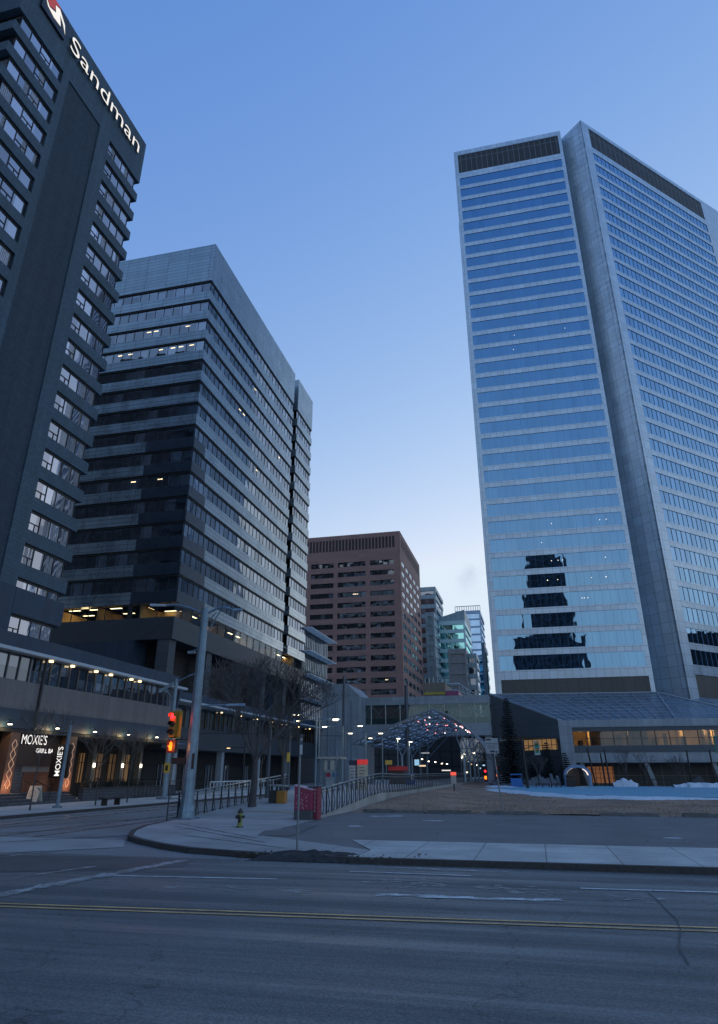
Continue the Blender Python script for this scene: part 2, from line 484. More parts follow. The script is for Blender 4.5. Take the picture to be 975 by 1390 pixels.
def strip(name, a, b, wdt, z, m, wav=0):
    a = Vector((a[0], a[1], 0)); b = Vector((b[0], b[1], 0)); d = (b - a).normalized(); n = Vector((-d.y, d.x, 0)) * wdt / 2
    return sheet(name, [a - n, b - n, b + n, a + n], z, m)


KERB_Y = 19.5
gp = MB().poly([(-2500, -2500, -.012), (2500, -2500, -.012), (2500, 3000, -.012), (-2500, 3000, -.012)]).build('ground', asphalt2)
tag(gp, kind='structure')
sheet('road', [(-300, -10), (300, -10), (300, KERB_Y), (-300, KERB_Y)], -.004, asphalt)
sheet('avenue', [(-26.4, KERB_Y), (-16.6, KERB_Y), (-16.6, 320), (-26.4, 320)], -.004, asphalt2)


def slab(name, pts, z0, z1, m, mk=None):
    b = MB().prism(pts, z0, z1)
    o = b.build(name, [m, mk or m])
    if mk:
        for p in o.data.polygons:
            if abs(p.normal.z) < .5: p.material_index = 1
    return tag(o, kind='structure')


# far pavement beside the restaurant
slab('pavement', [(-33.2, 22), (-26.4, 24), (-26.4, 320), (-60, 320), (-60, 22)], -.01, .14, conc, kerb_m)
slab('kerb', [(-26.4, 24), (-26.15, 24), (-26.15, 320), (-26.4, 320)], -.01, .145, kerb_m)


def arc(cx, cy, r, a0, a1, n):
    return [(cx + r * math.cos(R(a0 + (a1 - a0) * i / n)), cy + r * math.sin(R(a0 + (a1 - a0) * i / n))) for i in range(n + 1)]


isl_pts = [(-16.6, 50), (-16.6, 31.5), (-16.05, 28.4), (-15.2, 26.05), (-14.52, 24.72), (-14.02, 23.85), (-13.05, 22.85), (-11.5, 21.58), (-10.2, 20.75), (-8.4, 20.2), (-6.5, 19.8), (-4.9, 19.55)]
isl_in = [(-10.4, 34.5), (-9.4, 25), (-5.4, 21.6)]
slab('island_pavement', isl_pts + [(-4.9, 21.3), (-9.9, 25.2), (-10.4, 34.5), (-10.4, 50)], -.01, .13, conc_isl, kerb_m)
kb = MB()
for a, b in zip(isl_pts[1:], isl_pts[2:]):
    a = Vector((*a, 0)); b = Vector((*b, 0)); d = (b - a).normalized(); n = Vector((d.y, -d.x, 0)) * .2
    kb.hexa([a - n * 0, b - n * 0, b + n, a + n, a + Zv * .138, b + Zv * .138, b + n + Zv * .138, a + n + Zv * .138])
tag(kb.build('kerb', kerb_m), kind='structure')
# park pavement along the street and the old parking lot behind it
slab('pavement', [(-4.88, KERB_Y), (120, KERB_Y), (120, 24.2), (-6.2, 24.2), (-4.88, 21.32)], -.01, .13, conc, kerb_m)
slab('kerb', [(-5, KERB_Y - .2), (120, KERB_Y - .2), (120, KERB_Y), (-5, KERB_Y)], -.01, .14, kerb_m)
slab('parking_lot', [(-10.4, 34.5), (-9.9, 25.2), (-4.9, 21.32), (-6.2, 24.2), (120, 24.2), (120, 40), (-10.4, 40)], -.01, .118, lot_asphalt)

# dry lawn: gently rising sheet, berm towards the platform
LN = 60


def lawn_z(x, y):
    t = min(1, max(0, (y - 40) / 14)); s = min(1, max(0, (-4.5 - x) / 5.5))
    return .135 + .36 * t * s + .05 * math.sin(x * .9) * math.sin(y * .5)


lv = MB()
nx, ny = 90, 60
xs = [-10.4 + (130) * (i / nx) ** 1.6 for i in range(nx + 1)]
ys = [40 + 80 * (j / ny) ** 1.3 for j in range(ny + 1)]
for j in range(ny + 1):
    for i in range(nx + 1): lv.v.append((xs[i], ys[j], lawn_z(xs[i], ys[j])))
for j in range(ny):
    for i in range(nx):
        a = j * (nx + 1) + i
        lv.f.append((a, a + 1, a + nx + 2, a + nx + 1)); lv.m.append(0)
tag(lv.build('lawn', grass_m, smooth=True), kind='structure')

# dry grass tufts as ground cover
tb = MB()
rr = random.Random(3)
for _ in range(15000):
    x = rr.uniform(-10, 26); y = 40.4 + 38 * rr.random() ** 1.5
    z = lawn_z(x, y); h = rr.uniform(.02, .07); a = rr.uniform(0, 6.28); wv = rr.uniform(.02, .06)
    dx, dy = math.cos(a) * wv, math.sin(a) * wv
    tb.poly([(x - dx, y - dy, z - .01), (x + dx, y + dy, z - .01), (x + dx * .2 + rr.uniform(-.03, .03), y + dy * .2, z + h)])
tag(tb.build('dry_grass', mat('grass_blades', (.30, .20, .135), .95, var=.5, scale=.4)), kind='stuff')

# painted court
court = [G(668, 1073), G(760, 1082), G(870, 1085), G(975, 1086), Vector((60, 62, 0)), Vector((60, 108, 0)), G(800, 1069.5), G(690, 1067)]
cz = .24
slab('court', [(p.x, p.y) for p in court], .0, cz, court_m)
for k, (a, b) in enumerate(((G(785, 1074), G(820, 1074.5)), (G(905, 1077), G(975, 1077.3)), (G(925, 1081), G(990, 1081.5)))):
    strip('court_marking', a, b, 1.1 if k == 0 else .5, cz + .006, mat('court_yellow', (.55, .42, .22), .7))
for k, (a, b) in enumerate(((G(830, 1076), G(905, 1080)), (G(860, 1082.5), G(960, 1080)))):
    strip('court_marking', a, b, .35, cz + .006, mat('court_light', (.25, .36, .45), .7))


def snow_patch(pts, hgt, seed, name='snow'):
    # irregular low mound strip following a polyline; pts = (x,y,halfwidth)
    r = random.Random(seed); b = MB()
    rows = []
    n = len(pts)
    for i in range(n - 1):
        for k in range(8):
            t = k / 8
            x = pts[i][0] * (1 - t) + pts[i + 1][0] * t; y = pts[i][1] * (1 - t) + pts[i + 1][1] * t; wd = pts[i][2] * (1 - t) + pts[i + 1][2] * t
            dx = pts[i + 1][0] - pts[i][0]; dy = pts[i + 1][1] - pts[i][1]; l = math.hypot(dx, dy)
            nx_, ny_ = -dy / l, dx / l
            a = wd * r.uniform(.6, 1.25); c = wd * r.uniform(.6, 1.25)
            row = []
            for q in range(7):
                s = -a + (a + c) * q / 6
                e = 1 - abs(2 * q / 6 - 1) ** 2
                row.append((x + nx_ * s, y + ny_ * s, .12 + hgt * e * r.uniform(.85, 1.15) * math.sin(math.pi * min(1, max(.12, (i + t) / (n - 1)))) ** .5))
            rows.append(row)
    for row in rows: b.v += row
    for i in range(len(rows) - 1):
        for q in range(6):
            a = i * 7 + q; b.f.append((a, a + 1, a + 8, a + 7)); b.m.append(0)
    return tag(b.build(name, snow_m, smooth=True), kind='stuff')


g = lambda u, v, w: (G(u, v).x, G(u, v).y, w)
snow_patch([g(643, 1073, .8), g(672, 1074.5, 1.6), g(700, 1078, 1.2), g(740, 1083, .9), g(790, 1086.5, .9), g(860, 1088, .7), g(930, 1088, .7), g(1010, 1088, .8)], .28, 1)
snow_patch([g(652, 1071.5, 1.2), g(680, 1071, 2.6), g(705, 1071.5, 1.6)], .3, 2)
snow_patch([g(715, 1068.5, .8), g(730, 1068, 2), g(765, 1068.5, 1.2)], .55, 3)
snow_patch([g(833, 1070.5, .5), g(848, 1070.5, 1.4), g(870, 1070.8, .5)], 1.1, 4)
snow_patch([g(915, 1071.2, .5), g(935, 1071.2, 1.3), g(975, 1071.5, .8), g(1010, 1071.5, .8)], .7, 5)

# lot edge: broken concrete wheel stops along the lawn
def wheel_stop(x0, x1, y):
    n = max(3, int((x1 - x0) / .35)); b = MB(); r = random.Random(int(x0 * 10))
    top = [(x0 + (x1 - x0) * i / n, r.uniform(.13, .2)) for i in range(n + 1)]
    for (xa, ha), (xb, hb) in zip(top, top[1:]):
        b.hexa([(xa, y, .1), (xb, y, .1), (xb, y + .3, .1), (xa, y + .3, .1), (xa, y + .04, .12 + ha), (xb, y + .04, .12 + hb), (xb, y + .26, .12 + hb), (xa, y + .26, .12 + ha)])
    return b.build('wheel_stop', mat('stop_concrete', (.13, .128, .125), .85, var=.35, scale=2))


pl = ['leftmost concrete strip edging the lawn beside the platform railing', 'short broken concrete strip edging the lawn left of the leaning parking sign', 'low concrete strip edging the lawn at the foot of the leaning parking sign', 'crumbled concrete strip edging the lawn right of the leaning parking sign', 'rightmost concrete strip edging the lawn, running out of the frame']
for (u0, u1), lb in zip(((490, 575), (580, 640), (662, 735), (810, 885), (912, 1010)), pl):
    a = G(u0, 1107); b_ = G(u1, 1108)
    tag(wheel_stop(a.x, b_.x, 39.9), lb, 'kerb stone', 'concrete strips between the lot and the lawn')

# raised station platform with its ramp
pb = MB()
prof = [(33.2, .14), (48.5, .92), (175, .92)]
for (ya, za), (yb, zb) in zip(prof, prof[1:]):
    pb.hexa([(-16.9, ya, -.01), (-10.55, ya, -.01), (-10.55, yb, -.01), (-16.9, yb, -.01), (-16.9, ya, za), (-10.55, ya, za), (-10.55, yb, zb), (-16.9, yb, zb)])
tag(pb.build('platform', conc_isl), kind='structure')


def plat_z(y): return .14 + .78 * min(1, max(0, (y - 33.2) / 15.3))


# tactile stripe on the ramp
ts = MB()
for a, b_ in (((-13.6, 36.4), (-11.0, 34.9)), ((-15.6, 36.2), (-13.7, 36.3))):
    A = Vector((a[0], a[1], plat_z(a[1]) + .006)); B = Vector((b_[0], b_[1], plat_z(b_[1]) + .006))
    d = (B - A).normalized(); n = Vector((-d.y, d.x, 0)) * .09
    p = [A - n, B - n, B + n, A + n]
    p = [(q.x, q.y, plat_z(q.y) + .008) for q in p]
    ts.poly(p)
tag(ts.build('tactile_strip', mat('tactile_yellow', (.42, .27, .09), .7, var=.3)), kind='structure')

# rails of the light railway in the avenue
rb = MB()
for x in (-24.9, -23.46, -19.6, -18.16):
    rb.box(x - .035, x + .035, 24, 300, -.008, .012)
tag(rb.build('tram_rails', mat('rail_steel', (.12, .12, .13), .3, metal=.8)), kind='structure')
# patches and seams in the asphalt
pm = mat('patched_asphalt', (.09, .088, .09), .6, var=.3, scale=.8, bump=.5, fine=40)
pl2 = mat('pale_asphalt', (.33, .325, .32), .6, var=.3, scale=.5, bump=.4, fine=40)
sheet('road_patch', [G(0, 1160), G(160, 1163), G(262, 1167), G(250, 1177), G(0, 1184)], .002, pm)
sheet('road_patch', [G(0, 1136), G(170, 1140), G(168, 1150), G(0, 1158)], .001, pl2)
strip('road_patch', G(0, 1123), G(190, 1112), .28, .002, pm)
strip('road_patch', G(0, 1131), G(165, 1122), .2, .002, pm)
strip('road_patch', G(0, 1143), G(175, 1134), .16, .002, pm)
# road markings
strip('lane_line_or_glare', G(140, 1188.5), G(376, 1193.5), .11, .006, paint_w)
strip('lane_line_or_glare', G(788, 1206), G(886, 1209), .12, .006, paint_w)
strip('lane_line_or_glare', G(888, 1209), G(1010, 1212.5), .12, .006, paint_w)
strip('lane_line_or_glare', G(640, 1189), G(475, 1183), .10, .006, paint_w)
for dy in (-.13, .13):
    a = G(-60, 1226.5); b_ = G(1040, 1264.5)
    a = Vector((a.x, a.y + dy, 0)); b_ = Vector((b_.x, b_.y + dy, 0))
    strip('centre_line', a, b_, .10, .006, paint_y)


def worn(name, pts, m, z=.008, seed=1, n=26, j=.12):
    """ragged worn paint: small separate flecks scattered along a band, thinning at its edges"""
    r = random.Random(seed); b = MB()
    (a, b0, wd) = pts
    a = Vector((a[0], a[1], 0)); b0 = Vector((b0[0], b0[1], 0)); d = b0 - a; L = d.length; d.normalize(); nn = Vector((-d.y, d.x, 0))
    cnt = int(L * wd * 330 * (1 - j))
    for _ in range(cnt):
        t = r.uniform(0, L); e = max(-1, min(1, r.gauss(0, .42)))
        if math.sin(t * 2.3 + seed) + math.sin(t * 5.1 + seed * 3) + r.uniform(-1, 1) < -1.4 + j: continue
        c = a + d * t + nn * (e * wd * .55); l = r.uniform(.04, .16); w_ = r.uniform(.008, .03)
        b.poly([c - d * l - nn * w_ * .4, c - d * l * .3 - nn * w_, c + d * l - nn * w_ * .5, c + d * l * .6 + nn * w_, c - d * l * .8 + nn * w_ * .7])
    b.v = [(v[0], v[1], z + (i_ // 5 % 900) * 6e-6) for i_, v in enumerate(b.v)]
    return tag(b.build(name, m), kind='structure')


paint_g = mat('faded_white_paint', (.36, .365, .37), .5, var=.6, scale=1.6, fine=18)
worn('crossing_line', (G(-10, 1217), G(250, 1168), .42), paint_g, seed=2, j=.05)
worn('crossing_line', (G(20, 1192), G(130, 1176), .2), paint_g, seed=3, j=.3)
worn('crossing_line', (G(0, 1164), G(80, 1154), .12), paint_g, seed=4, j=.1)
worn('lane_line_or_glare', (G(515, 1214.5), G(700, 1221), .30), paint_w, seed=6, j=.35)  # pale flecks paint the glossy glare on the road along with worn paint
worn('lane_line_or_glare', (G(575, 1218), G(760, 1222.5), .26), paint_w, seed=8, j=.3)  # second band of flecks, painted glare and worn paint together
# tyre marks on the island
for k, (a, b_) in enumerate((((-15.2, 29.5), (-9.5, 24.0)), ((-14.8, 28.2), (-8.6, 22.6)), ((-12.5, 24.5), (-7.5, 21.2)), ((-13.8, 26.5), (-11, 30.5)))):
    worn('tyre_mark', (a, b_, .10), pm, z=.137, seed=20 + k, j=.15)
sheet('road_patch', [(-9.2, 30.2), (-10.35, 27), (-9.8, 24.9), (-8.6, 25)], .136, lot_asphalt)
# gutter grate and heap of swept grit at the kerb
gr = MB()
gr.box(-8.4, -7.0, 19.86, 20.02, .01, .1)
tag(gr.build('storm_drain', black_fr), 'black gutter drain opening in the kerb at the island corner', 'drain')
hp = MB(); r_ = random.Random(5)
cxh, cyh = -6.1, 19.75
for i in range(13):
    for j in range(9):
        u = i / 12 * 2 - 1; v = j / 8 * 2 - 1
        h = max(0, 1 - u * u) * max(0, 1 - v * v)
        hp.v.append((cxh + u * 1.75, cyh + .05 + v * .5, .01 + .17 * h ** .6 * r_.uniform(.55, 1.5)))
for i in range(12):
    for j in range(8):
        a = i * 9 + j; hp.f.append((a, a + 9, a + 10, a + 1)); hp.m.append(0)
tag(hp.build('gravel_heap', dirt_m, smooth=True), kind='stuff')

db = MB(); rd_ = random.Random(77)
def stone(x, y, z, r):
    c = Vector((x, y, z)); q = [c + Vector((rd_.uniform(-r, r), rd_.uniform(-r, r), rd_.uniform(0, r * 1.2))) for _ in range(4)]
    db.poly([q[0], q[1], q[2]]).poly([q[0], q[1], q[3]]).poly([q[1], q[2], q[3]]).poly([q[0], q[2], q[3]])
for _ in range(260): stone(rd_.gauss(-6.1, 1.3), rd_.gauss(19.65, .3), .02 if rd_.random() < .5 else .12, rd_.uniform(.02, .07))
for _ in range(420): stone(rd_.uniform(-9, 14), 19.25 - abs(rd_.gauss(0, .16)), .0, rd_.uniform(.01, .035))
for _ in range(300): stone(rd_.uniform(-9, 22), 39.6 - abs(rd_.gauss(0, .5)), .12, rd_.uniform(.02, .07))
for _ in range(160): stone(rd_.uniform(-8, 12), rd_.uniform(24.5, 39), .12, rd_.uniform(.01, .04))
tag(db.build('loose_grit', mat('grit_stones', (.10, .095, .09), .9, var=.5, scale=9)), kind='stuff')
# thin crusts of old snow left along the lot edge and the island
for k_, (a_, b2_, h_) in enumerate(((G(640, 1105.5), G(665, 1106), .2), (G(695, 1106.2), G(735, 1106.5), .16), (G(905, 1143), G(925, 1143.5), .12), (G(505, 1112), G(545, 1111.5), .25), (G(575, 1118), G(600, 1118.6), .16), (G(475, 1126), G(490, 1126.4), .2))):
    worn('snow_crust', (a_, b2_, h_ * 3), snow_m, z=.128, seed=50 + k_, j=.1)
worn('salt_stain', (G(495, 1176.5), G(690, 1184), .3), paint_g, seed=61, j=.6)
worn('salt_stain', (G(200, 1204), G(420, 1210), .5), paint_g, seed=62, j=.85)
worn('salt_stain', (G(500, 1196), G(900, 1222), 1.2), paint_g, seed=63, j=.93)
# sealed crack wandering across the lanes at the right
cr_ = MB(); cp_ = [G(880, 1212), G(893, 1222), G(905, 1236), G(918, 1247), G(924, 1262), G(921, 1285), G(935, 1310)]
for a_, b2_ in zip(cp_, cp_[1:]):
    cr_.poly([(a_.x - .012, a_.y, .009), (a_.x + .012, a_.y, .009), (b2_.x + .012, b2_.y, .009), (b2_.x - .012, b2_.y, .009)])
tag(cr_.build('sealed_crack', mat('tar', (.05, .05, .052), .5)), kind='structure')

# ================================================================== HOTEL TOWER
HX = -37.0
ht = thing('hotel_tower', (-45, 38, 0), 'dark charcoal brick hotel tower with a lit white name sign at its top', 'building')
zt = [62.44 - 2.745 * k for k in range(19)]
WH = 1.66
b = MB()
b.box(-60, HX, 28.2, 47.6, 62.44, 68.5)                     # top band with sign
b.box(-60, HX, 34.2, 35.05, 0, 62.44)
b.box(-60, HX - .16, 35.05, 40.1, 0, 62.43)                  # recessed panel carries below
b.box(-60, HX, 40.1, 41.85, 0, 62.44)
for grp in ((28.2, 34.2), (41.85, 47.6)):
    for k in range(19):
        z1 = zt[k] - WH; z0 = zt[k + 1] if k < 18 else 9.5
        if z1 > z0: b.box(-60, HX, grp[0], grp[1], z0, z1)
# core behind the glass
b.box(-59.5, HX - .6, 28.9, 34.2, 0, 62.44); b.box(-59.5, HX - .75, 41.85, 46.9, 0, 62.44)
b.box(-60, HX, 28.2, 34.2, 0, 12.0); b.box(-60, HX, 41.85, 47.6, 0, 9.5)
b.build('wall', brick_dark, ht)
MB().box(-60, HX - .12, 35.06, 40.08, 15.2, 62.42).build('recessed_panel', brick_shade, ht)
nb = MB(); nb.box(-60.1, HX + .04, 35.0, 47.65, 0, 11.2); nb.box(-60.1, HX + .04, 35.0, 41.9, 11.2, 15.0); nb.box(-60.1, HX + .04, 41.86, 47.65, zt[18] + .05, 15.0)
nb.build('base_cladding', navy, ht)
fr_m = black_fr
rc = random.Random(11)
curt = mat('curtain_cloth', (.30, .29, .31), .9, var=.3, scale=3)
for grp, npan in (((28.9, 34.0), 4), ((42.0, 46.9), 4)):
    for k in range(19):
        if grp[0] < 30 and zt[k] < 18: continue
        gb = MB(); fbm = MB(); x = HX - .22
        z1, z0 = zt[k] - .14, zt[k] - WH
        wd = (grp[1] - grp[0]) / npan
        gb.box(x - .04, x, grp[0], grp[1], z0, z1)
        if grp[0] > 40: gb.box(x - 8, x - .05, grp[1] - .04, grp[1], z0, z1)
        else: gb.box(-58, x - .05, grp[0] - .04, grp[0], z0, z1)
        o = gb.build('window_band', g_hotel, ht)
        for i in range(npan + 1):
            y = grp[0] + wd * i; fbm.box(x, x + .05, y - .035, y + .035, z0, z1)
        y = grp[0] + wd * (0 if grp[0] > 40 else 2)
        fbm.box(x, x + .05, y, y + wd, z0 + .62, z0 + .68); fbm.box(x, x + .05, y + wd * .55, y + wd * .55 + .05, z0, z0 + .62)
        fbm.box(x, x + .06, grp[0], grp[1], z0 - .0, z0 + .05); fbm.box(x, x + .06, grp[0], grp[1], z1 - .05, z1 + .14)
        if grp[0] < 30:
            for q in range(8): fbm.box(-38.6 - q * 1.5, -38.55 - q * 1.5, grp[0] - .09, grp[0] - .04, z0, z1)
            fbm.box(-58, x, grp[0] - .1, grp[0] - .04, z1 - .05, z1 + .14)
        f_ = fbm.build('window_frame', fr_m, o)
        # drawn curtains in some panes
        cb = MB()
        for i in range(npan):
            y0 = grp[0] + wd * i
            if (k > 9 and i >= 2) or rc.random() < .25:
                t = rc.uniform(.25, .9); n = 6
                ya, yb = y0 + wd * (1 - t), y0 + wd - .04
                for q in range(n):
                    s = rc.uniform(-.12, .12) if k > 13 else 0
                    aa = ya + (yb - ya) * q / n; bb = ya + (yb - ya) * (q + .62) / n
                    cb.poly([(x + .006 + .002 * (q % 2), aa, z0 + .06), (x + .006 + .002 * (q % 2), bb, z0 + .06), (x + .006 + .002 * (q % 2), bb + s, z1 - .06), (x + .006 + .002 * (q % 2), aa + s, z1 - .06)])
        if cb.v: cb.build('curtain', curt, o)
# name sign
def fit_text(name, s, x, y0, y1, zbase, size, m, parent, bold, ext=.12):
    o = text(name, s, size, frame((x, y0, zbase), Y_, Z_), ext, m, parent, bold)
    vs_ = [v.co.y for v in o.data.vertices]; w0 = max(vs_) - min(vs_); mn = min(vs_)
    off = WORLD[parent.name].y
    for v in o.data.vertices: v.co.y = (v.co.y - mn) / w0 * (y1 - y0) + (y0 - off)
    return o


fit_text('sign_lettering', 'Sandman', HX + .25, 33.9, 46.1, 65.35, 2.75, letter_w, ht, -.012, .08)
lg = MB().box(HX, HX + .25, 29.9, 33.15, 65.35, 68.1).build('sign_board', mat('sign_navy', (.02, .022, .035), .4), ht)
x = HX + .27
MB().poly([(x, 29.95, 67.1), (x, 29.95, 68.05), (x, 32.0, 68.05), (x, 31.2, 67.55), (x, 31.35, 66.9), (x, 30.7, 66.5)]).build('sign_emblem', emit('emblem_red', (.55, .07, .05), .45), lg)
MB().poly([(x + .01, 29.98, 66.95), (x + .01, 30.7, 66.35), (x + .01, 31.5, 66.75), (x + .01, 31.25, 67.5), (x + .01, 31.8, 67.75), (x + .01, 32.75, 66.9), (x + .01, 33.05, 65.9), (x + .01, 32.5, 66.75), (x + .01, 31.95, 67.2), (x + .01, 32.35, 66.1), (x + .01, 31.4, 65.95), (x + .01, 30.5, 66.2)]).build('sign_emblem', letter_w, lg)

# ================================================================== RESTAURANT BLOCK (podium)
PX = -35.0
pd = thing('restaurant_block', (-42, 40, 0), 'two-storey block with restaurant frontage, taupe band and white eave below the hotel', 'building')
b = MB()
b.box(-62, PX - .6, 10, 66, 10.15, 11.3)
b.box(-62, PX - 1.2, 40, 66, 11.3, 11.5)
b.build('parapet', navy, pd)
MB().box(-62, PX + .45, 10, 66, 9.92, 10.14).build('eave_trim', white_trim, pd)
MB().box(-62, PX, 10, 66, 6.2, 8.05).build('spandrel', taupe, pd)
MB().box(-62, PX + .06, 10, 66, 4.95, 6.19).build('fascia', navy, pd)
sb = MB(); sb.box(-62, PX - .9, 10, 66, 8.06, 9.9); sb.build('upper_core', dark_in, pd)
gb = MB().box(PX - .45, PX - .4, 10, 65.9, 8.1, 9.85).build('window_band', g_dark, pd)
mb = MB(); y = 12
while y < 66:
    mb.box(PX - .4, PX - .3, y - .03, y + .03, 8.1, 9.85); y += 1.15
mb.box(PX - .4, PX - .28, 10, 66, 8.05, 8.14); mb.build('mullion', mat('mullion_grey', (.16, .15, .15), .6), gb)
# slanting dark pipe and eave lamps
MB().tube((PX + .1, 44.1, 4.9), (PX + .1, 44.1, 9.9), .11).build('downpipe', black_fr, pd)
for u, v in ((69, 905), (98, 912), (130, 919), (150, 924), (178, 929), (189, 935)):
    q = AX(u, v, PX - .1)
    MB().box(PX - .25, PX + .0, q.y - .11, q.y + .11, 9.78, 9.9).build('eave_lamp', lamp_warm, pd)
# shop recess
rbm = MB(); rbm.box(-62, -39.5, 10, 66, 0.1, 4.94); rbm.build('shopfront_wall', mat('shop_dark', (.03, .027, .026), .7), pd)
MB().box(-39.5, PX + .02, 10, 66, 4.7, 4.93).build('soffit', mat('soffit', (.03, .03, .032), .8), pd)
# entrance bay between patterned pillars
MB().box(-39.5, PX - .6, 43.1, 48.4, 2.55, 4.7).build('sign_panel', mat('sign_brown', (.035, .02, .018), .6), pd)
MB().box(-39.5, PX - .75, 42.9, 45.4, .1, 2.6).build('stone_panel', stone_w, pd)
MB().box(-39.4, PX - .72, 44.9, 48.3, .5, 3.0).build('slatted_screen', mat('cedar_slats', (.13, .042, .022), .6, var=.25, joints=(20, .12, .02), jcol=.25), pd)
MB().box(-39.3, PX - .70, 44.6, 47.6, 2.15, 3.3).build('stone_lintel', mat('pale_stone', (.16, .15, .14), .8), pd)
pill_m = mat('copper_pillar', (.17, .085, .055), .6, var=.15)
for y0, y1 in ((42.05, 43.0), (48.4, 49.5), (36.0, 37.0)):
    p = MB().box(PX - .75, PX - .02, y0, y1, .75 if y0 > 45 else .15, 4.7).build('pillar', pill_m, pd)
    lt = MB(); ym = (y0 + y1) / 2; n = 5; h = 3.1 / n
    for i in range(n):
        za = 1.1 + i * h
        for s in (-1, 1):
            pts = [(PX + .02, ym + s * .04, za), (PX + .02, ym + s * .26, za + h * .5), (PX + .02, ym + s * .04, za + h)]
            lt.path(pts, .022, 5)
    lt.build('wrought_lattice', emit('lit_copper', (1, .62, .40), .28), p)  # lattice itself emits, standing in for warm lamplight on the metal
    for i in range(n + 1):
        pass
# letters
text('sign_lettering', "MOXIE'S", .92, frame((PX - .55, 43.75, 4.0), Y_, Z_), .04, letter_w2, pd, .0, .82)
text('sign_lettering', "GRILL BAR", .42, frame((PX - .55, 45.5, 3.45), Y_, Z_), .03, letter_w2, pd, .008, 1.15)
bs = MB().box(-35.15, -33.6, 46.9, 47.06, 1.75, 4.05).build('blade_sign', mat('blade_black', (.02, .015, .014), .5), pd)
text('sign_lettering', "MOXIE'S", .60, frame((-34.25, 46.88, 1.85), (0, 0, 1), (-1, 0, 0)), .02, letter_w2, bs, .004, .92)
text('sign_lettering', "GRILL BAR", .27, frame((-33.85, 46.88, 2.35), (0, 0, 1), (-1, 0, 0)), .02, letter_w2, bs, .0, 1.0)
# warm window bays behind the terrace
for y0, y1 in ((50.2, 51.9), (52.6, 53.4), (54.0, 55.6), (56.4, 57.2), (58.2, 60.0), (61.0, 62.2), (63.0, 64.6)):
    lit = MB().box(-39.48, -39.42, y0, y1, 1.3, 3.7).build('window', emit('room_glow_%d' % (int(y0) % 3), (1, .55, .25), (.05, .025, .07)[int(y0) % 3]), pd)
    f2 = MB()
    for yy in (y0, (y0 + y1) / 2, y1): f2.box(-39.42, -39.36, yy - .04, yy + .04, 1.3, 3.7)
    f2.box(-39.42, -39.36, y0, y1, 2.9, 2.97); f2.build('window_frame', black_fr, lit)
for y in (49.9, 53.4, 57.3, 61.9, 65.2):
    cpl = MB().box(-39.0, -38.5, y - .22, y + .22, .1, 4.7).build('column', mat('column_grey', (.16, .15, .14), .8), pd)
    MB().box(-38.48, -38.38, y - .07, y + .07, 2.55, 2.85).build('wall_lamp', lamp_white, cpl)
# gooseneck lamps over the shopfront
for u, v in ((3, 985), (69, 987), (120, 994), (166, 999), (205, 1003), (258, 1009)):
    y = min(65.5, AX(u, v, PX).y)
    gl_ = MB(); gl_.path([(PX + .06, y, 5.35), (PX + .35, y, 5.5), (PX + .62, y, 5.35)], .025, 5)
    gl_.lathe([(.05, .16), (.09, .1), (.2, 0)], (PX + .62, y, 5.15), 10)
    o = gl_.build('gooseneck_lamp', steel_d, pd)
    MB().lathe([(.03, .02), (.13, 0.0), (.13, -.04)], (PX + .62, y, 5.13), 8).build('bulb', lamp_white, o)
    ld = bpy.data.lights.new('wall_wash', 'POINT'); ld.energy = 6; ld.color = (1, .72, .35); ld.shadow_soft_size = .1
    lo_ = bpy.data.objects.new('wall_wash', ld); COL.objects.link(lo_); lo_.parent = pd; lo_.location = Vector((PX + .45, y, 5.0)) - WORLD[pd.name]
# pillar uplights
for y in (42.5, 48.95, 36.5):
    ld = bpy.data.lights.new('pillar_glow', 'POINT'); ld.energy = 8; ld.color = (1, .5, .28); ld.shadow_soft_size = .15
    lo_ = bpy.data.objects.new('pillar_glow', ld); COL.objects.link(lo_); lo_.parent = pd; lo_.location = Vector((PX + .5, y, 1.3)) - WORLD[pd.name]

# terrace wall, steps and planters
tw = thing('terrace_wall', (-33, 55, .14), 'low grey stone terrace wall running in front of the restaurant', 'wall')
MB().box(-33.6, -33.2, 48.6, 63, .14, .95).build('wall', stone_w, tw)
MB().box(-33.66, -33.14, 48.5, 63.1, .95, 1.03).build('coping', kerb_m, tw)
st = thing('entrance_steps', (-34, 43, .14), 'stone steps up to the restaurant entrance between copper pillars', 'steps')
for i in range(4): MB().box(-35.6, -33.2 - .38 * i, 40.0, 48.4, .14 + .17 * i, .14 + .17 * (i + 1)).build('step', stone_w, st)
hr = MB(); hr.path([(-33.3, 43.7, .14), (-33.3, 43.7, 1.1), (-34.6, 43.7, 1.6), (-34.6, 43.7, .8)], .03); hr.path([(-33.3, 44.9, .14), (-33.3, 44.9, 1.1), (-34.6, 44.9, 1.6), (-34.6, 44.9, .8)], .03)
hr.build('handrail', black_fr, st)
shr = mat('shrub_leaves', (.02, .025, .022), .9, var=.5, scale=6)
pls = ['leftmost dark shrub behind the terrace wall beside the copper pillar', 'second dark shrub from the left behind the terrace wall', 'third dark shrub from the left behind the terrace wall', 'fourth dark shrub from the left behind the terrace wall', 'fifth dark shrub from the left behind the terrace wall', 'rightmost dark shrub behind the terrace wall']
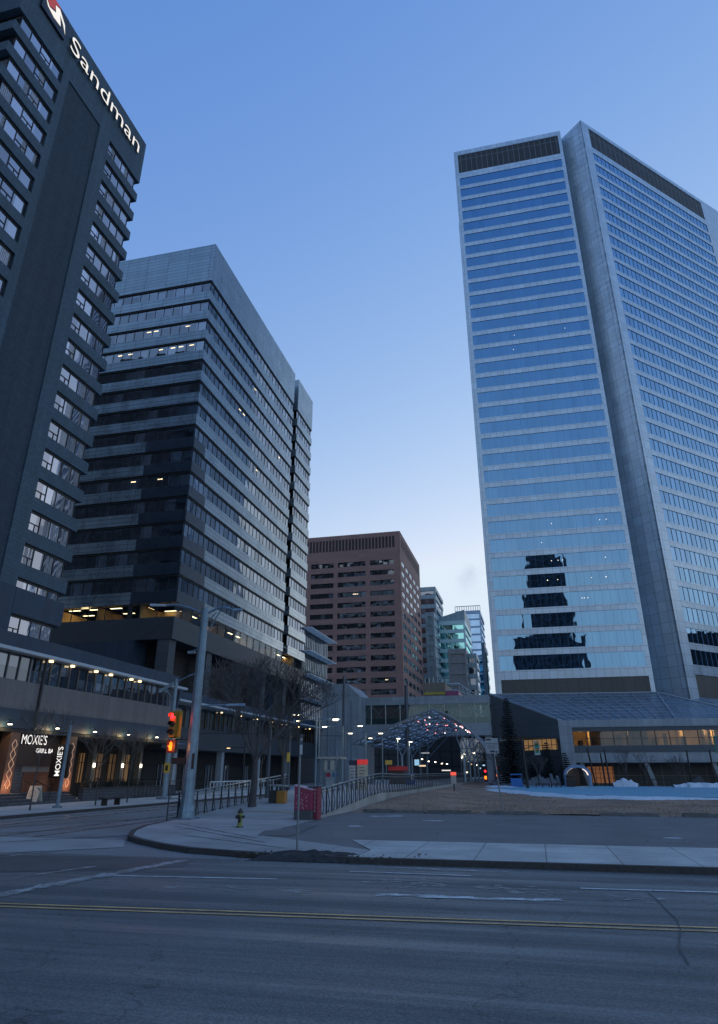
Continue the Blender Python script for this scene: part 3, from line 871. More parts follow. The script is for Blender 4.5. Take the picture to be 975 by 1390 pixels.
for k in range(6):
    r2 = random.Random(k); sh = MB(); y0 = 50.2 + k * 1.55
    for _ in range(420):
        t = r2.uniform(0, 6.28); p = r2.uniform(-1, 1); rad = .5 * r2.random() ** .4
        c = Vector((-34.1 + rad * math.cos(t) * math.sqrt(1 - p * p), y0 + rad * math.sin(t) * math.sqrt(1 - p * p), 1.25 + rad * p))
        q = [c + Vector((r2.uniform(-.07, .07), r2.uniform(-.07, .07), r2.uniform(-.07, .07))) for _ in range(3)]
        sh.poly(q)
    sh.tube((-34.1, y0, .2), (-34.1, y0, 1.2), .04, .02, 5)
    tag(sh.build('shrub', shr), pls[k], 'shrub', 'shrubs on the restaurant terrace')
# terrace iron railing farther right
def simple_rail(name, x, y0, y1, z0, h, n, label, m=black_fr, r=.022, cat='railing', xend=None):
    t = thing(name, (x, y0, z0), label, cat)
    xe = x if xend is None else xend
    tb_ = MB(); tb_.tube((x, y0, z0 + h), (xe, y1, z0 + h), r * 1.3); tb_.tube((x, y0, z0 + .12), (xe, y1, z0 + .12), r); tb_.build('rail', m, t)
    for i in range(n + 1):
        s = i / n
        xx = x + (xe - x) * s
        MB().tube((xx, y0 + (y1 - y0) * s, z0), (xx, y0 + (y1 - y0) * s, z0 + h), r * 1.2, seg=5).build('post', m, t)
    return t


simple_rail('terrace_railing', -33.0, 55.5, 64.5, .14, 1.25, 14, 'thin black iron railing at the right end of the restaurant terrace')
simple_rail('white_railing', -29.5, 62.5, 79, .14, 1.15, 22, 'white picket railing across the tracks behind the traffic signal pole', mat('white_rail', (.42, .44, .47), .6), .05)

# ================================================================== OFFICE PODIUM (silver building base)
SX = -41.0
so = thing('silver_office', (-55, 90, 0), 'grey metal-clad office block with ribbon windows and one warm lit floor', 'building')
zc = [ZT(SX, 73.02, v) for v in (331, 380)]
ztop = [63.58]
ZR = 77.7
PITCHZ = 3.53
z_first = ZT(SX, 73.02, 380)      # underside of the top band
NR = 14
SY0, SY1 = 73.02, 111.5
NY0, NY1 = 113.9, 123.6            # slab beyond the notch
GH = 1.75
b = MB()
b.box(-75, SX, SY0, SY1, z_first, ZR)
b.box(-75, SX, NY0, NY1, z_first, ZR + .2)
zs = [z_first - PITCHZ * k for k in range(NR + 1)]
for k in range(NR):
    z1 = zs[k] - .25 - GH; z0 = zs[k + 1]
    b.box(-75, SX, SY0, SY1, z0, z1)
    b.box(-75, SX, NY0, NY1, z0, z1)
b.build('wall', clad_silver, so)
MB().box(-74, SX - 1.0, SY0 + 1.0, NY1 - 1.0, zs[-1] + 0.0, z_first).build('core', dark_in, so)
MB().box(-74, SX - 2.2, SY1 + .05, NY0 - .05, 0, ZR - 3).build('notch_wall', navy, so)
thin = mat('shadow_strip', (.015, .017, .022), .6)  # near-black colour stands for the shade under each floor band
for k in range(NR):
    z1 = zs[k] - .25; z0 = z1 - GH
    g1 = MB().box(SX - .27, SX - .22, SY0 + .5, SY1 - .02, z0, z1); g1.box(-74, SX - .24, SY0 + .25, SY0 + .3, z0, z1)
    g1.box(SX - .27, SX - .22, NY0 + .02, NY1 - .02, z0, z1)
    o = g1.build('window_band', g_silver, so)
    m1 = MB(); y = SY0 + 1.5
    while y < NY1:
        if not (SY1 < y < NY0): m1.box(SX - .22, SX - .17, y - .03, y + .03, z0, z1)
        y += 1.5
    x = SX - 1.5
    while x > -74:
        m1.box(x - .03, x + .03, SY0 + .2, SY0 + .25, z0, z1); x -= 1.5
    m1.build('mullion', black_fr, o)
    sf = MB().box(-74.5, SX - .12, SY0 + .12, SY1 - .01, zs[k] - .25, zs[k] - .002); sf.box(-74.5, SX - .12, NY0 + .02, NY1 - .1, zs[k] - .25, zs[k] - .002)
    sf.build('shadow_gap', thin, o)
# navy panels wrapping the corner on the lower floors
for k in range(7, NR):
    z1 = zs[k] - .25 - GH; z0 = zs[k + 1]
    L1 = 7.2 - (k - 7) * .15; L2 = 3.4 + (k - 7) * .7
    MB().obox((SX, SY0, 0), (-1, 0, 0), (0, -1, 0), -.03, L1, -.1, .03, z0 + .02, z1 - .02).obox((SX, SY0, 0), (0, 1, 0), (1, 0, 0), .0, L2, -.1, .03, z0 + .02, z1 - .02).build('accent_panel', mat('navy_panel', (.04, .055, .08), .35, metal=.4, var=.1), so)
# scattered office lights behind the upper windows
for (xx, yy, k) in ((-44.2, 0, 2), (-49.4, 0, 2), (-50.6, 0, 2), (-43.2, 0, 3), (-44.9, 0, 3), (-48.2, 0, 3), (-53.2, 0, 3), (-54.9, 0, 3), (-46.2, 0, 3), (-49.5, 0, 9), (-45.5, 0, 9),
                    (0, 87, 4), (0, 88.6, 4), (0, 105.5, 4), (0, 95.4, 6), (0, 92.5, 2)):
    z = zs[k] - .75
    if yy == 0: q = MB().box(xx - .35, xx + .35, SY0 + .23, SY0 + .245, z - .05, z + .08)
    else: q = MB().box(SX - .215, SX - .2, yy - .35, yy + .35, z - .05, z + .08)
    q.build('ceiling_light', ceil_warm, so)
# the lit floor: real rooms behind clear glass
zl1 = zs[NR]; zl0 = zl1 - 1.75
lf = MB(); lf.box(-74, SX - 7.5, SY0 + 7.5, NY1, zl0 - .3, zl1); lf.build('room_wall', warm_wall, so)
MB().box(-74, SX - .1, SY0 + .1, NY1 - .1, zl0 - .42, zl0 - .02).build('room_floor', mat('carpet', (.10, .08, .07), .9), so)
MB().box(-74, SX - .1, SY0 + .1, NY1 - .1, zl1 + .9, zl1 + 1.0).build('room_ceiling', mat('ceiling_tile', (.5, .45, .38), .9), so)
cl = MB()
for yy in range(75, 120, 3):
    for xx in (-43.0, -46.0):
        if rc.random() < .8: cl.box(xx - .15, xx + .15, yy, yy + 1.5, zl1 - .02, zl1 + .02)
for xx in range(-72, -42, 3):
    for yy in (74.5, 77.5):
        if rc.random() < .85: cl.box(xx, xx + 1.6, yy, yy + .3, zl1 - .02, zl1 + .02)
cl.build('ceiling_light', emit('office_strip', (1, .80, .45), 4.5), so)
MB().box(SX - .14, SX - .1, SY0 + .12, SY1, zl0, zl1).box(-74, SX - .14, SY0 + .1, SY0 + .14, zl0, zl1).build('lit_window_band', g_see, so)
m1 = MB()
y = SY0 + 2
while y < SY1: m1.box(SX - .1, SX - .05, y - .05, y + .05, zl0, zl1); y += 2.6
x = SX - 2.4
while x > -74: m1.box(x - .05, x + .05, SY0 + .04, SY0 + .1, zl0, zl1); x -= 2.4
for xx in (SX - 6.0,): m1.box(xx - .5, xx + .1, SY0 + .05, SY0 + .3, zl0, zl1)
m1.build('mullion', steel_d, so)
for yy in range(78, 120, 10):
    MB().box(SX - 7.4, SX - .3, yy, yy + .15, zl0, zl1).build('partition', warm_wall, so)
for xx in range(-70, -45, 6):
    MB().box(xx, xx + .15, SY0 + .4, SY0 + 7.4, zl0, zl1).build('partition', warm_wall, so)
for (xx, yy) in ((-46, 78), (-56, 76.5), (-66, 76.5), (-44.5, 88), (-44.5, 100)):
    ld = bpy.data.lights.new('office_fill', 'POINT'); ld.energy = 22; ld.color = (1, .72, .36); ld.shadow_soft_size = .6
    lo_ = bpy.data.objects.new('office_fill', ld); COL.objects.link(lo_); lo_.parent = so; lo_.location = Vector((xx, yy, zl1 - .5)) - WORLD[so.name]
# lower storeys
MB().box(-75, SX + .02, SY0, NY1, zl0 - 2.7, zl0 - .03).build('base_band', mat('base_grey', (.055, .065, .078), .5, metal=.2, var=.15), so)
MB().box(-75, SX - 3.4, SY0 + 3.0, NY1 + 10, 0, zl0 - 2.7).build('lower_wall', mat('lower_brownish', (.045, .042, .045), .7, joints=(1.2, .9, .03), jcol=.5), so)
MB().box(-75, SX - 5, SY0 + .02, SY0 + 3.0, 0, zl0 - 2.7).build('lower_flank', navy, so)
for y in (SY0 + .9, SY0 + 11, SY0 + 21, SY0 + 31, SY0 + 41):
    MB().box(SX - 1.9, SX - .3, y - .8, y + .8, 0, zl0 - 2.7).build('column', mat('pillar_grey', (.08, .088, .10), .7, var=.15, joints=(5, 1.5, .03), jcol=.6), so)
# low canopy building in front of the office
oc = thing('office_podium', (-39, 90, 0), 'low podium with white-edged canopy in front of the grey office', 'building')
MB().box(-60, -36.4, 66.3, 121, 9.2, 10.1).build('parapet', navy, oc)
MB().box(-60, -35.5, 66.3, 121, 8.95, 9.15).build('eave_trim', white_trim, oc)
MB().box(-60, -37, 66.3, 121, 4.4, 6.6).build('spandrel', mat('blue_grey_band', (.05, .06, .075), .6, joints=(4, 9, .03), jcol=.7), oc)
MB().box(-60, -38.4, 66.3, 121, 6.6, 8.95).build('upper_core', dark_in, oc)
gb = MB().box(-37.9, -37.85, 66.3, 121, 6.65, 8.9).build('window_band', g_dark, oc)
mb = MB(); y = 67
while y < 121: mb.box(-37.84, -37.76, y - .04, y + .04, 6.65, 8.9); y += 1.3
mb.build('mullion', mat('mullion_bronze', (.13, .10, .07), .6), gb)
MB().box(-60, -41, 66.3, 121, 0, 4.4).build('shopfront_wall', mat('shop_dark2', (.035, .035, .04), .7, joints=(2.2, 1.4, .05), jcol=.4), oc)
lp = MB()
for y in range(69, 121, 6): lp.box(-37.6, -37.42, y, y + .18, 8.84, 8.93)
lp.build('eave_lamp', lamp_warm, oc)
for y in (70, 82, 94, 106):
    MB().box(-38, -37.3, y - .35, y + .35, .1, 4.4).build('column', cblock, oc)
for y in (73, 75.5, 79, 85, 90, 97):
    w_ = MB().box(-40.98, -40.9, y, y + 1.7, .3, 2.9).build('window', g_dark, oc)
    MB().box(-40.9, -40.85, y + .8, y + .88, .3, 2.9).box(-40.9, -40.85, y - .05, y, .3, 2.9).box(-40.9, -40.85, y + 1.7, y + 1.75, .3, 2.9).build('window_frame', white_trim, w_)
# office wing with white slatted canopies
ow = thing('canopied_wing', (-48, 132, 0), 'low office wing with stacked white slatted sun canopies beside the brown tower', 'building')
MB().box(-60, -42, 124.5, 142, 0, 28.0).build('wall', mat('wing_dark', (.06, .075, .095), .6, joints=(1.1, 3.6, .06), jcol=.5), ow)
for z in (27.8, 23.4, 19.0, 14.6):
    c_ = MB()
    for q in range(5): c_.box(-41.9 + q * .42, -41.65 + q * .42, 124.2, 142.6, z, z + .14)
    for y in range(125, 143, 3): c_.box(-42, -39.7, y, y + .14, z - .08, z - .005)
    c_.build('canopy', mat('canopy_white', (.75, .8, .86), .6), ow)
    g_ = MB().box(-41.98, -41.92, 124.6, 141.9, z - 3.2, z - .5).build('window_band', g_dark, ow)
    m_ = MB()
    for q in range(15): m_.box(-41.9, -41.8, 125 + q * 1.15, 125.07 + q * 1.15, z - 3.2, z - .5)
    m_.build('mullion', steel, g_)

# concrete stair block beside the bridge
sbk = thing('stair_block', (-26, 126, 0), 'blue-grey concrete stair block with sloping top at the left end of the skywalk', 'building')
sx0, sx1 = AY(437, 930, 119).x, AY(489, 935, 119).x
zz = ZT(sx0, 119, 929)
bb = MB(); bb.prism([(sx0, 119), (sx1, 119), (sx1, 130), (sx0, 130)], 0, ZT(sx1, 119, 946)); bb.box(sx0, sx0 + 4.6, 119.02, 129.9, 5, zz)
q0 = ZT(sx1, 119, 946)
bb.hexa([(sx0 + 4.6, 119.02, q0), (sx1, 119.02, q0), (sx1, 129.9, q0), (sx0 + 4.6, 129.9, q0), (sx0 + 4.6, 119.02, zz), (sx1, 119.02, q0 + .1), (sx1, 129.9, q0 + .1), (sx0 + 4.6, 129.9, zz)])
bb.build('wall', cblock, sbk)
for xx in (sx0 + 1.2, sx0 + 2.6, sx0 + 4.2, sx0 + 5.4): MB().box(xx, xx + .12, 118.9, 119, 1, q0 - .6).build('fin', steel, sbk)

# ================================================================== BROWN TOWER
bt = thing('brown_tower', (-50, 220, 0), 'brown brick office tower with rows of dark strip windows and louvred top', 'building')
BX0, BX1, BY0, BY1, BZ = -72.5, -35.7, 200, 240, 72.9
b = MB()
pit = 3.28
rows = [63.7 - pit * k for k in range(13)]
front = [(-65.1, -57.5), (-56.1, -47.0), (-45.5, -37.9)]
side = [(202 + i * 7.4, 202 + i * 7.4 + 5.6) for i in range(5)]
WHT = 1.55
# front wall pieces around the windows
b.box(BX0, BX1, BY0, BY1, 66.0, BZ)
b.box(BX0 + .6, BX1 - .6, BY0 + .6, BY1 - .6, 0, 66)
for k in range(13):
    z1 = rows[k] - WHT; z0 = rows[k + 1] if k < 12 else 0
    b.box(BX0, BX1, BY0, BY1, z0, z1)
b.box(BX0, BX1, BY0, BY1, rows[0], 65.99)
for k in range(13):
    z0, z1 = rows[k] - WHT + .003, rows[k] - .003
    xs_ = [BX0] + [v for p in front for v in p] + [BX1]
    for i in range(0, len(xs_), 2): b.box(xs_[i], xs_[i + 1], BY0, BY0 + .6, z0, z1)
    ys_ = [BY0 + .61] + [v for p in side for v in p] + [BY1]
    for i in range(0, len(ys_), 2): b.box(BX1 - .6, BX1, ys_[i], ys_[i + 1], z0, z1)
b.build('wall', brownc, bt)
lv_ = MB(); n = 27
for i in range(n):
    xx = BX0 + 5.6 + (BX1 - BX0 - 7.0) * i / n
    lv_.box(xx, xx + .72, BY0 - .05, BY0 + .2, 67.6, 71.4)
for i in range(22):
    yy = BY0 + 2 + 36 * i / 22
    lv_.box(BX1 - .2, BX1 + .05, yy, yy + .9, 68.0, 71.3)
lv_.build('louvre', mat('louvre_dark', (.03, .022, .022), .7), bt)
for k in range(13):
    z0, z1 = rows[k] - WHT, rows[k]
    for p in front:
        o = MB().box(p[0], p[1], BY0 + .35, BY0 + .4, z0, z1).build('window', g_dark, bt)
        mm = MB()
        for q in range(1, 6): xx = p[0] + (p[1] - p[0]) * q / 6; mm.box(xx - .05, xx + .05, BY0 + .28, BY0 + .34, z0, z1)
        mm.build('window_frame', black_fr, o)
    for p in side:
        MB().box(BX1 - .14, BX1 - .09, p[0], p[1], z0, z1).build('window', g_silver, bt)
for (px, pk) in ((-50.6, 3), (-49.8, 3), (-40.6, 11)):
    MB().box(px - .6, px + .3, BY0 + .33, BY0 + .345, rows[pk] - .75, rows[pk] - .5).build('ceiling_light', emit('dim_office', (1, .8, .55), 1.0), bt)
an = MB().tube((-53.5, 215, BZ), (-53.5, 215, BZ + 4.2), .3, .2, 6); an.tube((-48.7, 214, BZ), (-48.7, 214, BZ + 3.8), .07, .05, 5); an.build('antenna', steel_d, bt)

# ================================================================== FAR BUILDINGS between the towers
def far_tower(name, u0, u1, vtop, Y, depth, m_wall, m_glass, label, pitch=3.8, gh=2.2, slope=0.0, notch=True):
    x0 = AY(u0, vtop, Y).x; x1 = AY(u1, vtop, Y).x; zt_ = ZT((x0 + x1) / 2, Y, vtop)
    t = thing(name, ((x0 + x1) / 2, Y, 0), label, 'building')
    MB().box(x0 + .4, x1 - .4, Y + .4, Y + depth, 0, zt_ - .5).build('glazing', m_glass, t)
    b = MB(); z = zt_
    b.box(x0, x1, Y, Y + depth, zt_ - 1.6, zt_)
    z = zt_ - pitch - 1
    while z > 1: b.box(x0 + .1, x1 - .1, Y + .1, Y + depth - .1, z, z + pitch - gh); z -= pitch
    b.box(x0, x0 + .7, Y, Y + .7, 0, zt_ - 1.6); b.box(x1 - .7, x1, Y, Y + .7, 0, zt_ - 1.6)
    b.build('floor_bands', m_wall, t)
    return t, x0, x1, zt_


teal_band = mat('pale_teal_band', (.55, .72, .74), .5, metal=.3)
grey_far = mat('far_grey', (.36, .44, .48), .6, metal=.2, var=.12, scale=.1, joints=(2, 3.6, .12), jcol=.7)
far_tower('grey_tower', 565, 591, 797, 262, 25, grey_far, g_silver, 'slim grey-green tower just right of the brown tower')
far_tower('grey_tower', 577, 589, 831, 250, 10, grey_far, grey_far, 'lower plain grey slab in front of the slim grey-green tower')
t, x0, x1, zt_ = far_tower('teal_office', 586.5, 631, 843, 270, 30, teal_band, g_teal, 'teal glass office building with pale floor bands and slanting roof', gh=2.4)
b = MB(); b.hexa([(x0, 271, zt_ + .02), (x1, 271, zt_ + .02), (x1, 299, zt_ + .02), (x0, 299, zt_ + .02), (x0, 271, zt_ + 1.0), (x1, 271, zt_ + 4.5), (x1, 299, zt_ + 4.5), (x0, 299, zt_ + 1.0)])
b.build('roof', grey_far, t)
far_tower('concrete_tower', 608, 632.5, 881, 240, 14, mat('far_concrete', (.40, .38, .37), .8, joints=(3, 3.8, .08), jcol=.8), mat('far_concrete2', (.36, .35, .35), .8), 'windowless grey concrete slab in front of the teal office')
far_tower('dark_office', 632.5, 646.5, 887, 246, 14, grey_far, g_dark, 'narrow dark-windowed office beside the grey concrete slab')
t, x0, x1, zt_ = far_tower('blue_glass_tower', 618, 652, 829, 340, 30, mat('far_blue_band', (.20, .30, .45), .35, metal=.5), g_blue, 'blue glass tower rising behind the teal office', gh=3.0)
b = MB()
for i in range(12): xx = x0 + (x1 - x0) * i / 11; b.box(xx - .12, xx + .12, 340, 340.3, zt_, zt_ + 2.2)
b.box(x0, x1, 340, 340.2, zt_ + 2.2, zt_ + 2.5); b.build('roof_screen', steel, t)
far_tower('slim_tower', 653, 657.5, 872, 300, 10, mat('slim_dark', (.10, .14, .2), .5), g_blue, 'thin dark blue tower edge between the blue glass tower and the tall silver tower')
far_tower('slim_tower', 657.8, 660.6, 880, 300, 10, mat('slim_pale', (.65, .64, .62), .5), g_teal, 'very thin pale lit tower edge beside the tall silver tower')
# low colourful building and rooftop truss beyond the bridge
cbk = thing('colourful_block', (-28, 172, 0), 'low tan block with yellow and pink panels beyond the skywalk', 'building')
xa, xb = AY(576, 930, 165).x, AY(604, 930, 165).x
xc = AY(622, 930, 165).x
zt_ = ZT(xa, 165, 927)
MB().box(xa, xc, 165.4, 178, 0, ZT(xa, 165, 949)).build('base', mat('end_wall', (.035, .036, .042), .8, joints=(2.6, 3.2, .25), jcol=.5), cbk)
MB().box(xa, xb, 165, 178, ZT(xa, 165, 948.6), zt_).build('wall', mat('tan_wall', (.25, .2, .16), .8), cbk)
MB().box(xa - .02, xb + .02, 164.9, 164.99, ZT(xa, 165, 943), ZT(xa, 165, 940)).build('yellow_panel', mat('yellow_panel', (.55, .42, .06), .6), cbk)
xc = AY(622, 930, 165).x
MB().box(xb + .05, xc, 165.2, 178, ZT(xb, 165, 948), ZT(xb, 165, 938)).build('pink_panel', mat('pink_wall', (.40, .10, .20), .6), cbk)
rt = MB()
for i in range(6): xx = xa + (xb - xa) * i / 5; rt.box(xx - .2, xx + .2, 166, 166.4, zt_, zt_ + 1.2)
rt.box(xa, xb, 166, 166.3, zt_ + 1.2, zt_ + 1.4); rt.build('roof_rail', steel, cbk)
q1 = Vector((xb + .3, 165.5, ZT(xb, 165, 928))); q2 = Vector((xb + 3.2, 165.5, ZT(xb, 165, 928))); q3 = Vector((xb + 6.6, 165.5, ZT(xb, 165, 941)))
tr = MB(); tr.path([q1, q2, q3], .16); tr.path([q1 - Zv * 1.4, q2 - Zv * 1.6, q3 - Zv * 1.0], .12)
for i in range(5):
    p = q2.lerp(q3, i / 4); tr.tube(p, p - Zv * 1.6 + Vector((.4, 0, 0)), .08)
tr.build('roof_truss', mat('truss_white', (.6, .62, .65), .5), cbk)

# ================================================================== TALL SILVER TOWER
tt = thing('glass_tower', (20, 150, 0), 'tallest silver and blue glass office tower with ribbon windows and dark louvred crown', 'building')
TY = 130.0; TXL, TXR = -6.0, 21.3; TZ = 153.2
cxn = Vector((26.26, 128.06, 0)); d1 = Vector((S2, S2, 0)); d2 = Vector((-S2, S2, 0))
LR = 56.5
row_t = [143.4 - 3.797 * k for k in range(33)]   # tops of the glass rows
GHT = 2.62
b = MB()
b.box(TXL + .3, TXR - .02, TY + .35, TY + 40, 0, TZ - .3)
b.box(TXL, TXR, TY, TY + .4, 147.0 + 4.7, TZ)
b.box(TXL, TXR, TY, TY + .36, row_t[0], 145.3)
for k in range(33):
    z1 = row_t[k] - GHT; z0 = row_t[k + 1] if k < 32 else 17.6
    b.box(TXL, TXR, TY, TY + .36, z0, z1)
b.box(TXL, TXL + 1.0, TY + .003, TY + 40, 0, TZ - .003)
b.box(TXR - .75, TXR, TY + .003, TY + 8, 0, TZ - .003)
b.box(TXL - .55, TXL + 3, TY + 9, TY + 36, 0, 137)        # set-back block on the left
b.build('left_wing', clad_tower, tt)
MB().box(TXL + 1.0, TXR - .75, TY + .1, TY + .3, 145.35, 151.65).build('louvre', mat('crown_louvre', (.022, .028, .036), .6, joints=(1.35, 30, .07), vecmode='x', jcol=5.0), tt)
MB().box(TXL + 1.0, TXR - .75, TY + .1, TY + .3, 10, 17.55).build('lower_louvre', mat('base_louvre', (.10, .092, .085), .6, joints=(1.9, 30, .05), vecmode='x', jcol=.6), tt)
for k in range(33):
    z1 = row_t[k]; z0 = z1 - GHT
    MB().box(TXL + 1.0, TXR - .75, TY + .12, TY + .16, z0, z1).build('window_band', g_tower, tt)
mm = MB(); x = TXL + 1.0
while x < TXR - .75:
    mm.box(x - .012, x + .012, TY + .10, TY + .12, 17.6, 143.4); x += 1.42
mm.build('mullion', mat('mullion_blue', (.08, .15, .25), .5, metal=.2), tt)
# right wing turned 45 degrees
n1 = Vector((S2, -S2, 0))    # outward of the right face
n2 = Vector((-S2, -S2, 0))   # outward of the notch face
b = MB()
b.obox(cxn, d1, n1, .0, LR, -40, -.4, 0, TZ - .3)
b.obox(cxn, d1, n1, 0, LR + 2, -.4, 0, 151.9, TZ)
b.obox(cxn, d1, n1, 0, LR + 2, -.4, 0, row_t[0], 145.3)
for k in range(33):
    z1 = row_t[k] - GHT; z0 = row_t[k + 1] if k < 32 else 17.6
    b.obox(cxn, d1, n1, 0, LR + 2, -.4, 0, z0, z1)
b.obox(cxn, d1, n1, 0, 2.6, -.4, -.003, 0, TZ - .003)
b.obox(cxn, d1, n1, 49.3, LR + 2, -.4, -.003, 0, TZ - .003)
b.obox(cxn + n1 * -.002, d2, n2, 0, 20, -.5, 0, 0, TZ - .004)
b.build('right_wing', clad_tower, tt)
MB().obox(cxn, d1, n1, 2.6, 49.3, -.3, -.1, 145.35, 151.85).build('louvre', MATS['crown_louvre'], tt)
MB().obox(cxn, d1, n1, 2.6, 49.3, -.3, -.1, 8, 17.55).build('lower_louvre', MATS['base_louvre'], tt)
for k in range(33):
    z1 = row_t[k]; z0 = z1 - GHT
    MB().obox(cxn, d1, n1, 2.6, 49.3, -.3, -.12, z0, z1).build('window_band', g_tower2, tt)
mm = MB(); a = 2.6
while a < 49.3:
    mm.obox(cxn, d1, n1, a - .035, a + .035, -.12, -.06, 17.6, 143.4); a += 1.5
mm.build('mullion', MATS['mullion_blue'], tt)
# tiny office lights
rt_ = random.Random(4)
for _ in range(20):
    k = rt_.choice((25, 26, 27, 27, 28, 28, 29, 29, 13, 14)); xx = rt_.uniform(4 if k > 20 else -4, 19)
    MB().box(xx - .07, xx + .07, TY + .105, TY + .118, row_t[k] - 1.35, row_t[k] - 1.2).build('ceiling_light', emit('tiny_office_light', (1, .95, .85), 1.1), tt)

# ================================================================== ATRIUM PODIUM of the tall tower
ap = thing('atrium_podium', (15, 122, 0), 'podium with sloping glass atrium roof and warm lit upper windows below the tall tower', 'building')
CX, CY = 3.9, 118.0
EZ = 9.7
panel = mat('podium_panel', (.27, .31, .36), .5, metal=.2, var=.12, scale=.4, joints=(2.4, 1.25, .025), jcol=.65, streak=.1)
MB().box(CX, 75, CY, CY + .6, 8.6, EZ).build('eave_beam', panel, ap)
MB().box(CX + 2.0, 75, CY + .15, CY + .8, 8.0, 8.6).build('eave_soffit', mat('soffit_blue', (.07, .085, .10), .6), ap)
MB().box(CX + .0, CX + 2.0, CY + .003, CY + 1.5, 0, 8.6).build('corner_pier', panel, ap)
MB().box(CX + 2.0, 75, CY + .1, CY + .8, 3.45, 5.9).build('spandrel', panel, ap)
MB().box(CX + 2.0, 75, CY + .0, CY + .5, 4.9, 5.88).build('spandrel_cap', mat('cap_blue', (.06, .08, .10), .5), ap)
MB().box(CX + 2.0, 75, CY + 8, CY + 8.3, 5.9, 8.6).build('room_wall', warm_wall, ap)
for q_ in range(9):
    xq = CX + 4.6 + q_ * 6.1 + (q_ % 3) * .9
    MB().box(xq, xq + (.15, 1.9, .15)[q_ % 3], CY + (1.0, 3.2, 2.0)[q_ % 3], CY + 7.95, 5.9, 8.44).build('partition', (warm_wall, MATS.get('office_furniture_dark') or mat('office_furniture_dark', (.06, .045, .04), .8), warm_wall)[q_ % 3], ap)
    ld = bpy.data.lights.new('atrium_fill', 'POINT'); ld.energy = (45, 16, 30)[q_ % 3]; ld.color = (1, .66, .32); ld.shadow_soft_size = .5
    lo_ = bpy.data.objects.new('atrium_fill', ld); COL.objects.link(lo_); lo_.parent = ap; lo_.location = Vector((xq - 1.2, CY + 3.0, 7.9)) - WORLD[ap.name]
MB().box(CX + 2.0, 75, CY + .85, CY + 8, 5.7, 5.88).build('room_floor', MATS['carpet'], ap)
MB().box(CX + 2.0, 75, CY + .85, CY + 8, 8.45, 8.6).build('room_ceiling', MATS['ceiling_tile'], ap)
MB().box(CX + 2.0, 75, CY + .4, CY + .44, 5.9, 8.0).build('window_band', g_see, ap)
m1 = MB(); x = CX + 2.0
i = 0
while x < 75:
    m1.box(x - .05, x + .05, CY + .3, CY + .42, 5.9, 8.0); x += 2.05
m1.box(CX + 2, 75, CY + .3, CY + .42, 6.9, 6.96); m1.build('mullion', steel_d, ap)
c2 = MB(); rr = random.Random(9); x = CX + 2.5
while x < 60:
    if rr.random() < .8: c2.box(x, x + 1.6, CY + 1.2, CY + 1.35, 8.38, 8.44)
    if rr.random() < .6: c2.box(x, x + 1.2, CY + 4, CY + 4.2, 8.38, 8.44)
    x += 2.2
c2.build('ceiling_light', emit('atrium_strip', (1, .72, .40), 3.2), ap)
fu = MB()
for x in [CX + 3 + 1.9 * i for i in range(30)]:
    if rr.random() < .7: fu.box(x, x + rr.uniform(.1, .9), CY + rr.uniform(1.5, 6), CY + 6.2, 5.9, 5.9 + rr.uniform(.7, 2.4))
fu.build('furniture', mat('office_furniture', (.10, .06, .04), .8), ap)
# ground floor glazing set back with leaning columns
MB().box(CX + 2.0, 75, CY + 3.4, CY + 3.8, .1, 3.45).build('ground_wall', mat('ground_dark', (.05, .055, .065), .6, joints=(3.2, 1.6, .06), jcol=2.2), ap)
MB().box(CX + 2.0, 75, CY + .82, CY + 3.4, 3.3, 3.44).build('soffit', MATS['soffit_blue'], ap)
for x in (6.5, 16.0, 25.5, 35, 44.5):
    lc = MB(); lc.hexa([(x + .9, CY + .9, .1), (x + 1.6, CY + .9, .1), (x + 1.6, CY + 1.5, .1), (x + .9, CY + 1.5, .1), (x, CY + .4, 3.4), (x + .6, CY + .4, 3.4), (x + .6, CY + 1.2, 3.4), (x, CY + 1.2, 3.4)])
    lc.build('column', panel, ap)
lw1 = MB().box(7.6, 11.6, CY + 3.33, CY + 3.38, .5, 2.9).build('window', emit('lobby_glow', (1, .38, .14), .10), ap)
f2 = MB()
for i in range(7): f2.box(7.6 + i * .64, 7.68 + i * .64, CY + 3.26, CY + 3.32, .5, 2.9)
for z in (1.2, 1.9, 2.5): f2.box(7.6, 11.6, CY + 3.26, CY + 3.32, z, z + .06)
f2.build('window_frame', black_fr, lw1)
# left wall turned 45 degrees
A0 = Vector((CX, CY, 0)); dl = Vector((-S2, S2, 0)); nl = Vector((-S2, -S2, 0)); LL = 15.8
gable = mat('slate_gable', (.085, .10, .12), .65, var=.12, scale=.4, joints=(50, .5, .02), jcol=.85)
P = lambda a, d, z: A0 + dl * a + nl * d + Vector((0, 0, z))
MB().hexa([P(0, 0, 6.9), P(LL, 0, 8.0), P(LL, -.6, 8.0), P(0, -.6, 6.9), P(0, 0, EZ), P(LL, 0, 15.0), P(LL, -.6, 15.0), P(0, -.6, EZ)]).build('gable_wall', gable, ap)
MB().hexa([P(0, .1, EZ + .003), P(LL, .1, 15.003), P(LL, -.7, 15.003), P(0, -.7, EZ + .003), P(0, .1, EZ + .25), P(LL, .1, 15.25), P(LL, -.7, 15.25), P(0, -.7, EZ + .25)]).build('gable_coping', panel, ap)
MB().obox(A0, dl, nl, .4, LL, -.8, -.5, 0, 7.0).build('flank_wall', mat('flank_dark', (.055, .062, .072), .6, joints=(1.5, 2.2, .05), jcol=.6), ap)
rw = MB().obox(A0, dl, nl, 1.2, 8.5, -.5, -.44, 5.4, 7.0).build('window', emit('flank_glow', (1, .55, .22), .16), ap)
m1 = MB()
for i in range(8): m1.obox(A0, dl, nl, 1.2 + i * 1.04, 1.28 + i * 1.04, -.44, -.38, 5.4, 7.0)
